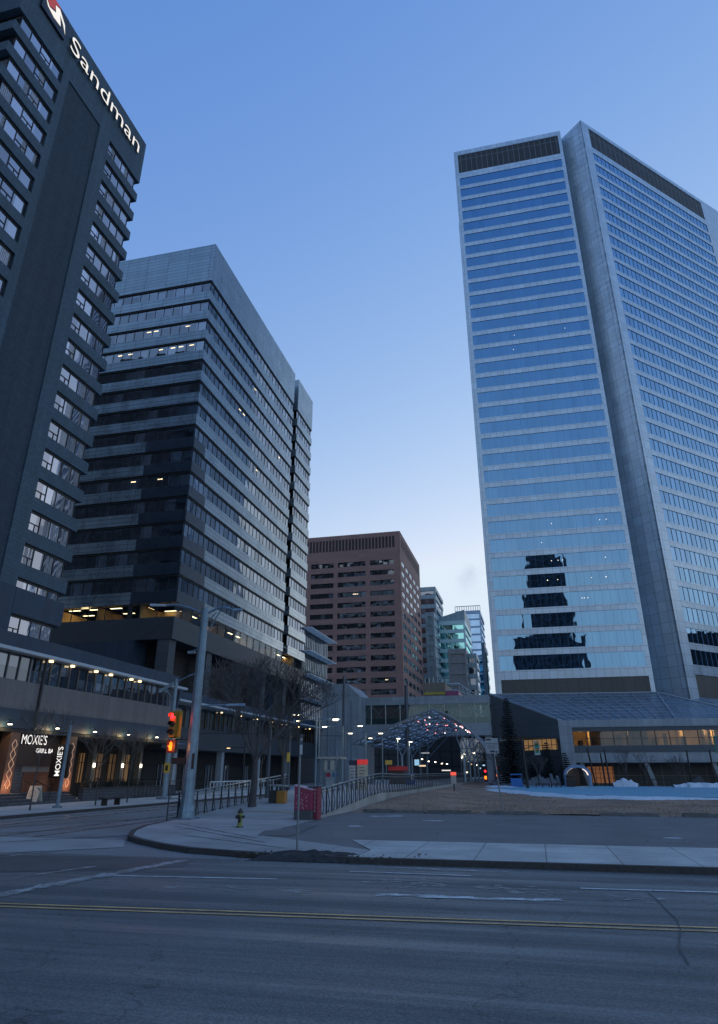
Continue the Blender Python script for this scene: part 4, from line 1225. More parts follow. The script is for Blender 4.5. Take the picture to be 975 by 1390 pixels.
m1.obox(A0, dl, nl, 1.2, 8.5, -.44, -.38, 6.1, 6.17); m1.build('window_frame', black_fr, rw)
# sloping glass roof
ra, rb_, rc_, rd = Vector((CX + .3, CY + .3, EZ)), Vector((21.5, CY + .3, EZ)), Vector((21.4, TY - .05, 14.7)), Vector((-6.6, TY - .05, 15.0))
rg = MB().poly([ra, rb_, rc_, rd]).build('glass_roof', g_atr, ap)
m1 = MB(); n = 13
for i in range(n + 1):
    t_ = i / n; m1.tube(ra.lerp(rb_, t_) + Zv * .08, rd.lerp(rc_, t_) + Zv * .08, .06, seg=5)
for j in range(1, 9):
    t_ = j / 9; m1.tube(ra.lerp(rd, t_) + Zv * .05, rb_.lerp(rc_, t_) + Zv * .05, .028, seg=4)
m1.tube(rd + Zv * .1, rc_ + Zv * .1, .12, seg=5); m1.build('roof_bars', mat('roof_bar', (.35, .38, .42), .5), rg)
rg2 = MB().poly([rb_, Vector((60, CY + .3, EZ)), Vector((60, CY + 14, EZ + .3)), rc_]).build('glass_roof', g_atr, ap)
m1 = MB(); m1.tube(rb_.lerp(rb_, 0) + Zv * .1, rc_ + Zv * .1, .14, seg=5)
hipb = Vector((34, CY + .35, EZ + .1)); m1.tube(rc_ + Zv * .1, hipb, .14, seg=5)
for i in range(10):
    t_ = i / 9; p = Vector((21.5 + 12.5 * t_, CY + .35, EZ + .08)); m1.tube(p, rc_.lerp(hipb, t_) + Zv * .02, .05, seg=4)
m1.build('roof_bars', MATS['roof_bar'], rg2)
MB().poly([rb_, hipb, rc_]).build('glass_hip', g_atr, ap)
MB().box(CX + 1, 75, CY + .8, CY + 45, EZ - .6, EZ - .1).build('flat_roof', gable, ap)

# ================================================================== SKYWALK
sw = thing('skywalk', (-19, 125, 0), 'glazed steel pedestrian bridge crossing high above the avenue', 'bridge')
WX0, WX1 = -30.6, -7.0
WY0, WY1 = 123.0, 127.5
zA, zB, zC, zD = ZT(-7.1, 123, 943), ZT(-7.1, 123, 954), ZT(-7.1, 123, 981), ZT(-7.1, 123, 998)
MB().box(WX0, WX1, WY0, WY1, zB, zA).build('roof_fascia', panel, sw)
MB().box(WX0, WX1, WY0, WY1, zD, zC).build('floor_fascia', panel, sw)
MB().box(WX0, WX1, WY0 + .15, WY0 + .2, zC, zB).build('window_band', glass('bridge_glass', (.45, .62, .66), .07, body=(.05, .08, .08), seethru=.78), sw)
MB().box(WX0, WX1, WY1 - .2, WY1 - .15, zC, zB).build('window_band', MATS['bridge_glass'], sw)
MB().box(WX0, WX1, WY0 + .25, WY0 + .3, zC, zC + 1.0).build('guard_panel', mat('guard_teal', (.05, .10, .11), .5), sw)
tm = MB(); n = 9
for i in range(n):
    xa = WX0 + (WX1 - WX0) * i / n; xb = WX0 + (WX1 - WX0) * (i + 1) / n
    tm.tube((xa, WY0 + .4, zC), (xb, WY0 + .4, zB) if i % 2 else ((xb), WY0 + .4, zC), .1, seg=6)
    tm.tube((xa, WY0 + .4, zB if i % 2 else zC), (xb, WY0 + .4, zC if i % 2 else zB), .11, seg=6)
    tm.tube((xa, WY0 + .1, zC), (xa, WY0 + .1, zB), .09, seg=6)
tm.build('truss', mat('truss_grey', (.42, .42, .40), .6), sw)
MB().box(WX0 + .1, WX0 + 1.0, WY0 + .5, WY1 - .5, 0, zD).build('pier', cblock, sw)
MB().box(WX1 - 1.2, WX1 - .2, WY0 + .5, WY1 - .5, 0, zD).build('pier', cblock, sw)
# glazed screen wall below the bridge, right end
gs = thing('glass_screen', (-10, 129, 0), 'tall glazed wall under the right end of the skywalk', 'wall')
MB().box(-13.0, -7.2, 128.0, 128.3, 3.8, zD - .05).build('glazing', g_dark, gs)
m1 = MB()
for i in range(6): m1.box(-13.0 + i * 1.14, -12.9 + i * 1.14, 127.9, 128, .2, zD - .1)
for z in (3.9, 5.8, 7.4): m1.box(-13, -7.2, 127.9, 128, z, z + .1)
m1.build('frame', steel, gs)
# street end beyond the bridge: dark mid-rise mass
eb = thing('street_end_block', (-19, 300, 0), 'dark mid-rise frontage closing the far end of the avenue under the skywalk', 'building')
MB().box(-60, -8, 196, 199, 0, 13).build('wall', mat('end_wall', (.035, .036, .042), .8, joints=(2.6, 3.2, .25), jcol=.5), eb)
rr = random.Random(14)
for _ in range(16):
    xx = rr.uniform(-30, -14); zz = rr.uniform(1.6, 6)
    MB().box(xx, xx + rr.uniform(.2, .9), 195.9, 195.98, zz, zz + .3).build('lit_window', emit('end_glow%d' % (_ % 3), ((1, .6, .3), (.5, .75, 1), (1, .9, .8))[_ % 3], .8), eb)

# ================================================================== LATTICE CANOPY over the station
lc = thing('station_canopy', (-13.5, 96, .92), 'arched steel lattice canopy with small pink lights over the station', 'canopy')
CXc, HW, CYa, CYb = -13.6, 8.7, 94.0, 121.5
ZP, ZF = 9.9, 4.2


def vault(t, y):
    # t in [-1,1]; gentle rise on the left, steeper fall on the right, shell drifts right and lower going away
    pr = ((-1, -24.0, 5.6), (-.72, -20.4, 6.9), (-.4, -17.0, 8.3), (0, -12.9, 9.75), (.3, -10.2, 8.6), (.62, -7.9, 6.9), (1, -6.1, 4.6))
    for (t0_, x0_, z0_), (t1_, x1_, z1_) in zip(pr, pr[1:]):
        if t <= t1_ + 1e-6:
            s_ = (t - t0_) / (t1_ - t0_); s_ = max(0, s_)
            x = x0_ + (x1_ - x0_) * s_; z = z0_ + (z1_ - z0_) * s_ + .12 * math.sin(s_ * math.pi); break
    q_ = (y - CYa) / (CYb - CYa)
    return Vector((x + 1.2 * q_ * (1 - t) , y, z - .9 * q_ * (1 if z > 6 else .3)))


m1 = MB(); NT, NYv = 18, 10
for i in range(NT + 1):
    for j in range(NYv):
        t0 = -1 + 2 * i / NT; ya = CYa + (CYb - CYa) * j / NYv; yb = CYa + (CYb - CYa) * (j + 1) / NYv
        if i < NT:
            t1 = -1 + 2 * (i + 1) / NT
            if (i + j) % 2: m1.tube(vault(t0, ya), vault(t1, yb), .09, seg=5)
            else: m1.tube(vault(t1, ya), vault(t0, yb), .09, seg=5)
            m1.tube(vault(t0, ya), vault(t1, ya), .06, seg=4)
        if i % 2 == 0: m1.tube(vault(t0, ya), vault(t0, yb), .08, seg=5)
for i in range(24):
    m1.tube(vault(-1 + i / 12, CYa), vault(-1 + (i + 1) / 12, CYa), .16, seg=6)
m1.build('lattice', mat('lattice_steel', (.20, .22, .25), .5, metal=.3), lc)
m1 = MB(); rr = random.Random(2)
for i in range(NT):
    for j in range(NYv):
        if rr.random() < .06: continue
        t0 = -1 + 2 * (i + .14) / NT; t1 = -1 + 2 * (i + .86) / NT
        ya = CYa + (CYb - CYa) * (j + .12) / NYv; yb = CYa + (CYb - CYa) * (j + .88) / NYv
        m1.poly([vault(t0, ya) + Zv * .12, vault(t1, ya) + Zv * .12, vault(t1, yb) + Zv * .12, vault(t0, yb) + Zv * .12])
cp = mat('canopy_panel', (.55, .60, .64), .45, var=.2, scale=.8)
_t = cp.node_tree; _tr = _t.nodes.new('ShaderNodeBsdfTranslucent'); _tr.inputs['Color'].default_value = (.8, .88, .94, 1); _mx = _t.nodes.new('ShaderNodeMixShader'); _mx.inputs[0].default_value = .7
_o = _t.nodes['Material Output']; _t.links.new(_t.nodes['Principled BSDF'].outputs[0], _mx.inputs[1]); _t.links.new(_tr.outputs[0], _mx.inputs[2]); _t.links.new(_mx.outputs[0], _o.inputs[0])
m1.build('roof_panels', cp, lc)
for k in range(46):
    t_ = rr.uniform(-.35, .97); y = rr.uniform(CYa + 1, CYb - 1); p = vault(t_, y) - Zv * .3
    MB().box(p.x - .07, p.x + .07, p.y - .16, p.y + .16, p.z - .05, p.z + .05).build('canopy_light', (pink_l, white_l, pink_l)[k % 3], lc)
for y in (97, 105, 113, 120):
    for s in (-1, 1):
        xb = CXc + s * 4.2; c_ = MB(); c_.tube((xb, y, .9 if s < 0 or y > 0 else 0), (xb, y, 4.0), .16, seg=8)
        for e in (-2.4, 2.2):
            c_.tube((xb, y, 4.0), vault(min(.98, max(-.98, (xb + e - CXc) / 10.5)), y + .8), .09, seg=6)
        c_.build('column', steel, lc)

# ================================================================== PLATFORM RAILINGS
def platform_fence(x, ylist, zf, htop, lean, label, name='platform_railing', end_rack=True, xf=None):
    xf = xf or (lambda y: x)
    t = thing(name, (x, ylist[0], zf(ylist[0])), label, 'railing')
    o0 = None
    pr = None
    rm = mat('rail_metal', (.24, .27, .30), .35, metal=.7, var=.15)
    pm_ = mat('post_metal', (.06, .068, .08), .45, metal=.5, var=.15)
    r1 = MB()
    for a, b_ in zip(ylist, ylist[1:]):
        for dz, rad in ((0, .04), (-.17, .028)):
            r1.tube((xf(a), a, zf(a) + htop + dz), (xf(b_), b_, zf(b_) + htop + dz), rad, seg=6)
    r1.build('rail', rm, t)
    proto = None
    for k, y in enumerate(ylist):
        if proto is None:
            pb_ = MB()
            y0, z0 = y, zf(y)
            X0 = xf(y)
            pb_.box(X0 - .03, X0 + .03, y0 - .03, y0 + .03, z0, z0 + htop)
            pts = [(X0, y0 + .35, z0 + .05), (X0 + lean * .25, y0 + .3, z0 + htop * .4), (X0 + lean * .12, y0 + .12, z0 + htop * .8), (X0, y0 + .05, z0 + htop - .05)]
            pb_.path(pts, .022, 5)
            pb_.tube((X0, y0, z0 + .12), (X0, y0 + .35, z0 + .08), .02, seg=4)
            proto = pb_.build('post', pm_, t)
            base = Vector((X0, y0, z0))
        else:
            c = proto.copy(); COL.objects.link(c); c.parent = t
            c.location = Vector((xf(y), y, zf(y))) - base
    if end_rack:
        y = ylist[0]
        e = MB()
        for dy in (-1.0, 0):
            e.box(xf(y) - .02, xf(y) + .02, y + dy - .03, y + dy + .03, zf(y), zf(y) + htop * .96)
        for q in range(7): e.tube((xf(y), y - 1.0, zf(y) + .1 + q * .16), (xf(y), y, zf(y) + .1 + q * .16), .014, seg=4)
        e.tube((xf(y), y - 1, zf(y) + htop * .96), (xf(y), y, zf(y) + htop * .96), .03, seg=5)
        e.build('end_panel', pm_, t)
    return t


ylf = [32.2 + .95 * i for i in range(17)]
platform_fence(-16.75, ylf, lambda y: plat_z(y) - .02, 1.15, -.3, 'steel railing climbing the left side of the station ramp')
yrf = [34.6 + 1.0 * i for i in range(40)] + [75 + 1.4 * i for i in range(32)]


def zr(y): return plat_z(y) - .15 * min(1, max(0, (y - 45) / 10))


platform_fence(-10.42, yrf, lambda y: zr(y) - .0, 1.2, .3, 'long steel railing between the station platform and the brown lawn')

# ================================================================== STREET POLES
def lumin(mb, p, d, L=.75):
    # cobra head luminaire shape along d
    p = Vector(p); d = Vector(d).normalized(); s = d.cross(Zv).normalized()
    a = p; b_ = p + d * L
    mb.hexa([a - s * .07 - Zv * .05, a + s * .07 - Zv * .05, b_ + s * .16 - Zv * .05, b_ - s * .16 - Zv * .05, a - s * .05 + Zv * .05, a + s * .05 + Zv * .05, b_ + s * .09 + Zv * .07, b_ - s * .09 + Zv * .07])


def bigpole():
    bx, by = -16.4, 32.4
    t = thing('street_lamp', (bx, by, .13), 'thick tapering steel street lamp pole with curved arms beside the fire hydrant', 'street lamp')
    zt_ = ZT(bx, by, 826)
    b = MB(); b.tube((bx, by, .13), (bx, by, zt_), .31, .19, 12)
    b.build('pole', steel, t)
    b = MB(); b.box(bx - .5, bx + .5, by - .5, by + .5, .13, .2); b.lathe([(.42, .2), (.40, .5), (.34, .75), (.33, 1.0)], (bx, by, 0), 12)
    b.build('base', steel, t)
    # arms towards the left and the right of the avenue
    arm = MB()
    for s, L, hx in ((-1, 2.1, .0), (1, 1.5, -.25)):
        dv = (Rt * s)
        pts = [Vector((bx, by, zt_ - .35)) + dv * (L * q) + Zv * (.55 * math.sin(q * 1.9) + (hx * q * q)) for q in (0, .2, .4, .6, .8, 1)]
        arm.path(pts, .06, 6)
        if s < 0:
            he = MB(); lumin(he, pts[-1], dv + Vector((0, 0, .0)), .85); hl = he.build('lamp_head', mat('lamp_pale', (.35, .38, .42), .5), t)
        else:
            he = MB(); lumin(he, pts[-1], dv, .45); he.build('bracket', steel, t)
            arm.tube(Vector((bx, by, zt_ - 1.2)) + dv * .25, pts[3], .04)
            arm.tube(Vector((bx, by, zt_ - .9)), pts[2] - Zv * .2, .03)
    arm.build('arm', steel, t)
    a2 = MB(); z = ZT(bx, by, 958)
    pts = [Vector((bx, by, z)) + Rt * (q * 1.5) + Zv * .04 * q for q in (0, .5, 1)]
    a2.path(pts, .035); lumin(a2, pts[-1], Rt, .95); a2.build('arm', mat('arm_pale', (.2, .26, .32), .4, metal=.4), t)
    a3 = MB(); z = ZT(bx, by, 880); p0 = Vector((bx, by, z)); a3.path([p0, p0 + (-Rt) * .4 - Zv * .1], .03); a3.box(bx - .75, bx - .35, by - .1, by + .1, z - .25, z - .12); a3.build('camera_box', steel, t)
    MB().box(bx + .19, bx + .3, by - .34, by - .26, 2.3, 3.0).build('hand_hole_cover', steel_d, t)
    # conduits
    return t


bigpole()


def traffic_signal():
    bx, by = -16.4, 32.4
    t = thing('traffic_signal', (bx, by, 5), 'yellow traffic signal showing red, hung left of the thick steel pole', 'traffic light')
    z0, z1 = ZT(bx, by, 1003), ZT(bx, by, 964)
    px = bx - .88; py = by - .25
    d = Vector((px, py, 0)) - Vector((bx, by, 0))
    br = MB(); br.tube((bx, by, z1 - .02 + .12), (px, py, z1 + .12), .03); br.tube((bx, by, z0 - .02), (px, py, z0 - .02), .03); br.build('bracket', steel_d, t)
    z0, z1 = ZT(px, py, 1002), ZT(px, py, 965)
    h = z1 - z0
    hy = MB(); hy.box(px - .30, px + .30, py - .03, py + .03, z0, z1); hy.build('backboard', mat('signal_yellow', (.42, .24, .03), .5, var=.1), t, bevel=.01)
    hb = MB(); hb.box(px - .22, px + .10, py - .3, py - .035, z0 + .05, z1 - .05); hb.build('housing', mat('signal_ochre', (.30, .16, .02), .5), t, bevel=.02)
    for i in range(3):
        zc_ = z1 - h * (.2 + .3 * i); c_ = (px - .06, py - .31, zc_)
        ln = MB(); ln.tube((c_[0], c_[1] - .015, zc_), (c_[0], c_[1] + .02, zc_), .13, seg=16)
        ln.build('lens', red_l if i == 0 else black_fr, t)
        vz = MB()
        for q in range(10):
            a0 = R(-10 + 200 * q / 10); a1 = R(-10 + 200 * (q + 1) / 10)
            vz.poly([(c_[0] + .15 * math.cos(a0), c_[1], zc_ + .15 * math.sin(a0)), (c_[0] + .15 * math.cos(a1), c_[1], zc_ + .15 * math.sin(a1)), (c_[0] + .15 * math.cos(a1), c_[1] - .2, zc_ + .15 * math.sin(a1) - .01), (c_[0] + .15 * math.cos(a0), c_[1] - .2, zc_ + .15 * math.sin(a0) - .01)])
        o = vz.build('visor', MATS['signal_ochre'] if i == 0 else black_fr, t)
        sm = o.modifiers.new('thick', 'SOLIDIFY'); sm.thickness = .01
    # pedestrian head
    pz0, pz1 = ZT(px, py, 1022), ZT(px, py, 1004)
    t2 = thing('pedestrian_signal', (px, py, pz0), 'pedestrian signal with glowing orange hand below the yellow traffic signal', 'traffic light')
    MB().box(px - .27, px + .20, py - .25, py + .02, pz0, pz1).build('housing', mat('ped_red', (.10, .02, .02), .5), t2, bevel=.02)
    w_ = (pz1 - pz0)
    hm = MB(); yy = py - .27; cx_ = px - .03; cz_ = (pz0 + pz1) / 2
    k = w_ * .36
    hm.box(cx_ - .32 * k, cx_ + .34 * k, yy - .01, yy, cz_ - .9 * k, cz_ + .15 * k)
    for q in range(4):
        hm.box(cx_ - .32 * k + q * .175 * k, cx_ - .32 * k + q * .175 * k + .13 * k, yy - .01, yy, cz_ + .15 * k, cz_ + (.75, .95, .9, .65)[q] * k)
    hm.hexa([(cx_ - .32 * k, yy - .01, cz_ - .5 * k), (cx_ - .32 * k, yy, cz_ - .5 * k), (cx_ - .32 * k, yy, cz_ - .2 * k), (cx_ - .32 * k, yy - .01, cz_ - .2 * k), (cx_ - .7 * k, yy - .01, cz_ + .05 * k), (cx_ - .7 * k, yy, cz_ + .05 * k), (cx_ - .6 * k, yy, cz_ + .25 * k), (cx_ - .6 * k, yy - .01, cz_ + .25 * k)])
    hm.build('hand_symbol', orange_l, t2)
    MB().tube((px + .2, py - .1, cz_ + .1), (bx - .2, by, cz_ + .1), .03).build('bracket', steel, t2)
    MB().box(px - .05, bx - .2, py, py + .12, pz0 - .5, pz0 - .22).build('visor_box', black_fr, t2)
    for nm, loc, en, col in (('signal_glow', (px - .06, py - .6, z1 - .3), 3.5, (1, .05, .03)), ('signal_glow', (px, py - .6, cz_), 3, (1, .25, .04))):
        ld = bpy.data.lights.new(nm, 'POINT'); ld.energy = en; ld.color = col; ld.shadow_soft_size = .1
        lo_ = bpy.data.objects.new(nm, ld); COL.objects.link(lo_); par = t if col[1] < .1 else t2; lo_.parent = par; lo_.location = Vector(loc) - WORLD[par.name]


traffic_signal()


def pole2():
    bx, by = -29.6, 54.3
    t = thing('street_lamp', (bx, by, .14), 'steel street lamp pole with a yellow plate on the far pavement right of the restaurant', 'street lamp')
    zt_ = ZT(bx, by, 922)
    MB().tube((bx, by, .14), (bx, by, zt_), .26, .15, 12).build('pole', steel, t)
    MB().box(bx - .45, bx + .45, by - .45, by + .45, .14, .3).build('base', steel, t)
    arm = MB(); pts = [Vector((bx, by, zt_ - .25)) + Rt * (3.0 * q) + Zv * (.9 * math.sin(q * 1.8)) for q in (0, .2, .4, .6, .8, 1)]
    arm.path(pts, .06, 6)
    pts = [Vector((bx, by, zt_ - .6)) - Rt * (1.4 * q) + Zv * (.5 * q) * 0 for q in (0, 1)]
    arm.hexa([Vector((bx, by, zt_ - .1)) + s for s in (-Rt * 1.45 - Zv * 1.0, -Rt * 1.2 - Zv * 1.0, Vector((0, .08, -.25)), Vector((0, -.08, -.25)), -Rt * 1.4 - Zv * .8, -Rt * 1.15 - Zv * .8, Vector((0, .08, 0)), Vector((0, -.08, 0)))])
    arm.tube((bx, by, zt_ - 1.9), Vector((bx, by, zt_ - .8)) - Rt * .8, .04)
    arm.build('arm', steel, t)
    z = ZT(bx, by, 1049)
    q = MB().box(bx - .05, bx + .45, by - .42, by - .38, z - .0, z + .72).build('sign_plate', mat('plate_yellow', (.62, .40, .05), .5), t)
    MB().box(bx + .08, bx + .3, by - .44, by - .422, z + .16, z + .56).box(bx + .15, bx + .23, by - .45, by - .441, z + .24, z + .48).build('plate_symbol', black_fr, q)


pole2()


def sign_post(name, base, vtop, label, cat='sign', r=.035, lean=0.0, m=steel):
    t = thing(name, base, label, cat)
    x, y, z = base
    h = ZT(x, y, vtop)
    MB().tube((x, y, z), (x + lean * (h - z), y, h), r, r, 8).build('post', m, t)
    return t, h


# slim signal-era post in front of the restaurant
p = G(77, 1100); t, h = sign_post('steel_post', (p.x, p.y, .14), 985, 'slim grey steel post at the kerb in front of the restaurant sign', 'pole', .12)
MB().tube((p.x - 1.3, p.y - .2, h - .55), (p.x + .1, p.y, h - .55), .02).build('arm', steel, t)
MB().box(p.x - .2, p.x + .2, p.y - .2, p.y + .2, .14, .26).build('base', steel, t)
MB().tube((p.x, p.y, h), (p.x, p.y, h + .3), .04).build('finial', steel, t)

# bus-stop style sign on the kerb at the island
p = Vector((-6.78, 20.3, .13)); t, h = sign_post('transit_sign', (p.x, p.y, .13), 1002, 'tall thin post with a small white notice at the island kerb', 'sign', .032, m=mat('post_grey', (.20, .22, .25), .5, metal=.4))
z0, z1 = ZT(p.x, p.y, 1025), ZT(p.x, p.y, 997)
s1 = MB().box(p.x - .0, p.x + .085, p.y - .05, p.y - .03, z0, z1).build('sign_plate', mat('plate_slate', (.08, .09, .11), .5), t)
z0, z1 = ZT(p.x, p.y, 1024), ZT(p.x, p.y, 1011)
MB().box(p.x + .01, p.x + .08, p.y - .066, p.y - .051, z0, z1).build('notice', mat('notice_white', (.5, .52, .56), .6), s1)
q = ZT(p.x, p.y, 1004)
MB().tube((p.x + .045, p.y - .062, q), (p.x + .045, p.y - .05, q), .03, seg=12).build('plate_symbol', MATS['notice_white'], s1)

# leaning parking sign
p = G(687, 1103); x, y = p.x, 40.6
t = thing('parking_sign', (x, y, .13), 'white rectangular notice board on a leaning post at the lawn edge', 'sign')
zt_ = ZT(x, y, 1001)
lean = -.085
dx = -.30
MB().tube((x, y, .13), (x + dx, y, zt_), .035, .035, 8).build('post', MATS['post_grey'], t)
z0, z1 = ZT(x + dx, y, 1023), ZT(x + dx, y, 1002)
bd = MB().box(x + dx - .36, x + dx + .34, y - .07, y - .04, z0, z1).build('board', mat('board_white', (.36, .38, .42), .6, var=.1), t)
tx = MB()
H_ = z1 - z0
tx.box(x + dx - .32, x + dx - .05, y - .078, y - .071, z1 - .12, z1 - .04)
tx.box(x + dx - .33, x + dx + .31, y - .078, y - .071, z1 - H_ * .37, z1 - H_ * .34)
for i in range(4): tx.box(x + dx - .25, x + dx + .25 - .08 * (i % 2), y - .078, y - .071, z1 - H_ * (.46 + .08 * i), z1 - H_ * (.44 + .08 * i))
tx.box(x + dx - .14, x + dx + .12, y - .078, y - .071, z0 + .06, z0 + .16); tx.box(x + dx + .16, x + dx + .28, y - .078, y - .071, z0 + .05, z0 + .12)
tx.build('board_print', mat('print_dark', (.04, .045, .06), .6), bd)

# small red and white board in the lawn
p = G(617, 1078); x, y = p.x + .2, 74.0
x = AY(617, 1078, 74).x
t = thing('station_marker', (x, y, .3), 'small white board with red top on a dark post in the lawn beside the railing', 'sign')
MB().box(x - .06, x + .06, y, y + .08, .2, ZT(x, y, 1063)).build('post', steel_d, t)
MB().box(x - .27, x + .27, y - .05, y - .0, ZT(x, y, 1064), ZT(x, y, 1053)).build('board', mat('marker_white', (.4, .38, .37), .6), t)
MB().box(x - .28, x + .28, y - .08, y + .02, ZT(x, y, 1052.5), ZT(x, y, 1048)).build('light_cap', emit('marker_red', (1, .12, .08), .7), t)

# ---------------- hydrant
p = G(325, 1128); hx, hy_ = p.x, p.y
hy = thing('fire_hydrant', (hx, hy_, .13), 'yellow-green fire hydrant with dark cap on the island pavement', 'fire hydrant')
hh = ZT(hx, hy_, 1097) - .13
lime = mat('hydrant_lime', (.22, .25, .07), .5, var=.5, scale=6)
hdark = mat('hydrant_dark', (.02, .022, .022), .5)
s = hh / .95
MB().lathe([(.2 * s, 0), (.2 * s, .06 * s), (.13 * s, .08 * s), (.125 * s, .4 * s), (.14 * s, .42 * s), (.14 * s, .62 * s), (.16 * s, .64 * s), (.16 * s, .7 * s)], (hx, hy_, .13), 14).build('barrel', lime, hy, smooth=False)
MB().lathe([(.16 * s, .7 * s), (.155 * s, .76 * s), (.11 * s, .86 * s), (.05 * s, .9 * s), (.04 * s, .95 * s)], (hx, hy_, .13), 14).build('cap', hdark, hy)
MB().lathe([(.21 * s, .0), (.21 * s, .05 * s)], (hx, hy_, .131), 12).build('base_flange', hdark, hy)
for a, rr_ in ((180, .09), (0, .075), (270, .11)):
    d = Vector((math.cos(R(a)), math.sin(R(a)), 0)); c = Vector((hx, hy_, .13 + .52 * s))
    MB().tube(c + d * .1 * s, c + d * .25 * s, rr_ * s, rr_ * s, 10).build('nozzle', hdark, hy)
MB().box(hx - .03, hx + .07, hy_ - .16 * s, hy_ - .13 * s, .3, .45).build('scuff', hdark, hy)

# ---------------- red utility cabinets
c0 = G(398, 1117, .13); yc = 33.1
xl, xr = AY(398.5, 1117, yc).x, AY(422, 1117, yc).x
uc = thing('utility_cabinet', (xl, yc, .13), 'magenta utility cabinet with slanted pale top and grey lower half by the railing', 'cabinet')
zt0, zt1 = ZT(xl, yc, 1067), ZT(xr, yc, 1073)
zm = ZT(xl, yc, 1100)
MB().box(xl, xr, yc, yc + .75, .13, zm).build('lower_body', mat('cab_grey', (.06, .068, .08), .6), uc, bevel=.01)
b = MB(); b.hexa([(xl, yc, zm + .003), (xr, yc, zm + .003), (xr, yc + .75, zm + .003), (xl, yc + .75, zm + .003), (xl, yc, zt0), (xr, yc, zt1), (xr, yc + .75, zt1), (xl, yc + .75, zt0)])
cabm = mat('cab_magenta', (.24, .018, .07), .45, var=.3, scale=9)
ub = b.build('upper_body', cabm, uc, bevel=.01)
MB().hexa([(xl - .02, yc - .02, zt0 + .003), (xr + .02, yc - .02, zt1 + .003), (xr + .02, yc + .77, zt1 + .003), (xl - .02, yc + .77, zt0 + .003), (xl - .02, yc - .02, zt0 + .05), (xr + .02, yc - .02, zt1 + .05), (xr + .02, yc + .77, zt1 + .05), (xl - .02, yc + .77, zt0 + .05)]).build('lid', mat('lid_pink', (.42, .30, .36), .5), uc)
dt = MB(); rr = random.Random(21)
for _ in range(46):
    xx = rr.uniform(xl + .08, xr - .1); zz = rr.uniform(zm + .05, zt1 - .1); s_ = rr.uniform(.012, .04)
    a = rr.uniform(0, 6.28)
    dt.poly([(xx + s_ * math.cos(a + q * 2.09) * (1 + (q == 0)), yc - .012, zz + s_ * math.sin(a + q * 2.09) * (1 + (q == 0))) for q in range(3)])
dt.build('painted_pattern', mat('cab_pale_dots', (.45, .20, .27), .5), ub)
xl2, xr2 = AY(423.5, 1117, yc + .4).x, AY(430.5, 1117, yc + .4).x
u2 = thing('utility_cabinet', (xl2, yc + .4, .13), 'narrow red cabinet with white vertical lettering right of the magenta cabinet', 'cabinet')
zt2 = ZT(xl2, yc + .4, 1069)
MB().box(xl2, xr2, yc + .4, yc + 1.0, .13, zt2).build('body', red_m, u2, bevel=.01)
MB().box(xl2 - .25, xr2 + .02, yc + .38, yc + 1.02, zt2 + .003, zt2 + .05).build('lid', steel_d, u2)
wl = MB()
for i in range(16):
    zz = .45 + i * .062; wl.box((xl2 + xr2) / 2 - .035, (xl2 + xr2) / 2 + .035 - .02 * (i % 3), yc + .385, yc + .397, zz, zz + .035)
wl.build('vertical_print', mat('print_white', (.5, .48, .5), .5), u2)

# ---------------- litter bins
def bin_at(x, y, z, label, mbody, mlid, w_=.55, h=1.0):
    t = thing('litter_bin', (x, y, z), label, 'bin')
    MB().box(x - w_ / 2, x + w_ / 2, y - w_ / 2, y + w_ / 2, z, z + h * .68).build('body', mbody, t, bevel=.02)
    b = MB()
    for sx in (-1, 1):
        for sy in (-1, 1): b.box(x + sx * w_ * .46 - .03, x + sx * w_ * .46 + .03, y + sy * w_ * .46 - .03, y + sy * w_ * .46 + .03, z + h * .683, z + h * .9)
    b.build('frame', steel_d, t)
    MB().box(x - w_ / 2 - .04, x + w_ / 2 + .04, y - w_ / 2 - .04, y + w_ / 2 + .04, z + h * .9, z + h).build('lid', mlid, t, bevel=.03)
    return t


p = AX(367, 1090, -14.7)
bin_at(-14.55, 40.5, plat_z(40.5), 'orange and dark litter bin with pale lid between the two trunks', mat('bin_orange', (.40, .17, .03), .5), mat('bin_lid', (.25, .26, .27), .5), .5, .95)
bin_at(-15.15, 40.9, plat_z(40.9), 'dark grey litter bin with pale lid left of the orange one', mat('bin_grey', (.05, .052, .056), .5), MATS['bin_lid'], .55, .95)
p = AY(702, 1068, 104)
b9 = bin_at(p.x, 104, .14, 'bright blue recycling bin beside the spruce trees', mat('bin_blue', (.02, .14, .42), .5), MATS['bin_blue'], 1.5, 1.75)

# ---------------- platform furniture
def shelter():
    y = 51.0; x0, x1 = AY(432, 1060, y).x, AY(455, 1060, y).x; z = plat_z(y)
    t = thing('ticket_shelter', ((x0 + x1) / 2, y, z), 'small lit ticket shelter with flat roof on the station platform', 'shelter')
    h = ZT(x0, y, 1030)
    MB().box(x0 - .15, x1 + .45, y - .3, y + 1.6, h, h + .12).build('roof', mat('shelter_roof', (.40, .38, .32), .5), t)
    for xx in (x0, x1):
        for yy in (y, y + 1.3): MB().box(xx - .05, xx + .05, yy - .05, yy + .05, z, h).build('post', steel, t)
    MB().box(x0 + .05, x1 - .05, y + 1.27, y + 1.3, z + .15, h - .1).build('back_glass', g_see, t)
    pn = MB().box(x0 + .45, x1 - .25, y + .5, y + .9, z, h - .75).build('ticket_machine', mat('machine_grey', (.30, .34, .38), .4), t)
    xm = x0 + .62
    MB().lathe([(.16, 0), (.16, .01)], (0, 0, 0), 14)
    ms = MB()
    for (cx_, mi) in ((xm, 0), (xm + .5, 1)):
        n0 = len(ms.v); ms.mi = mi
        ms.tube((cx_, y + .47, z + 1.05), (cx_, y + .5, z + 1.05), .17, seg=14)
    ms.build('round_emblem', [mat('dot_red', (.35, .03, .06), .5), mat('dot_blue', (.04, .12, .35), .5)], pn)


shelter()


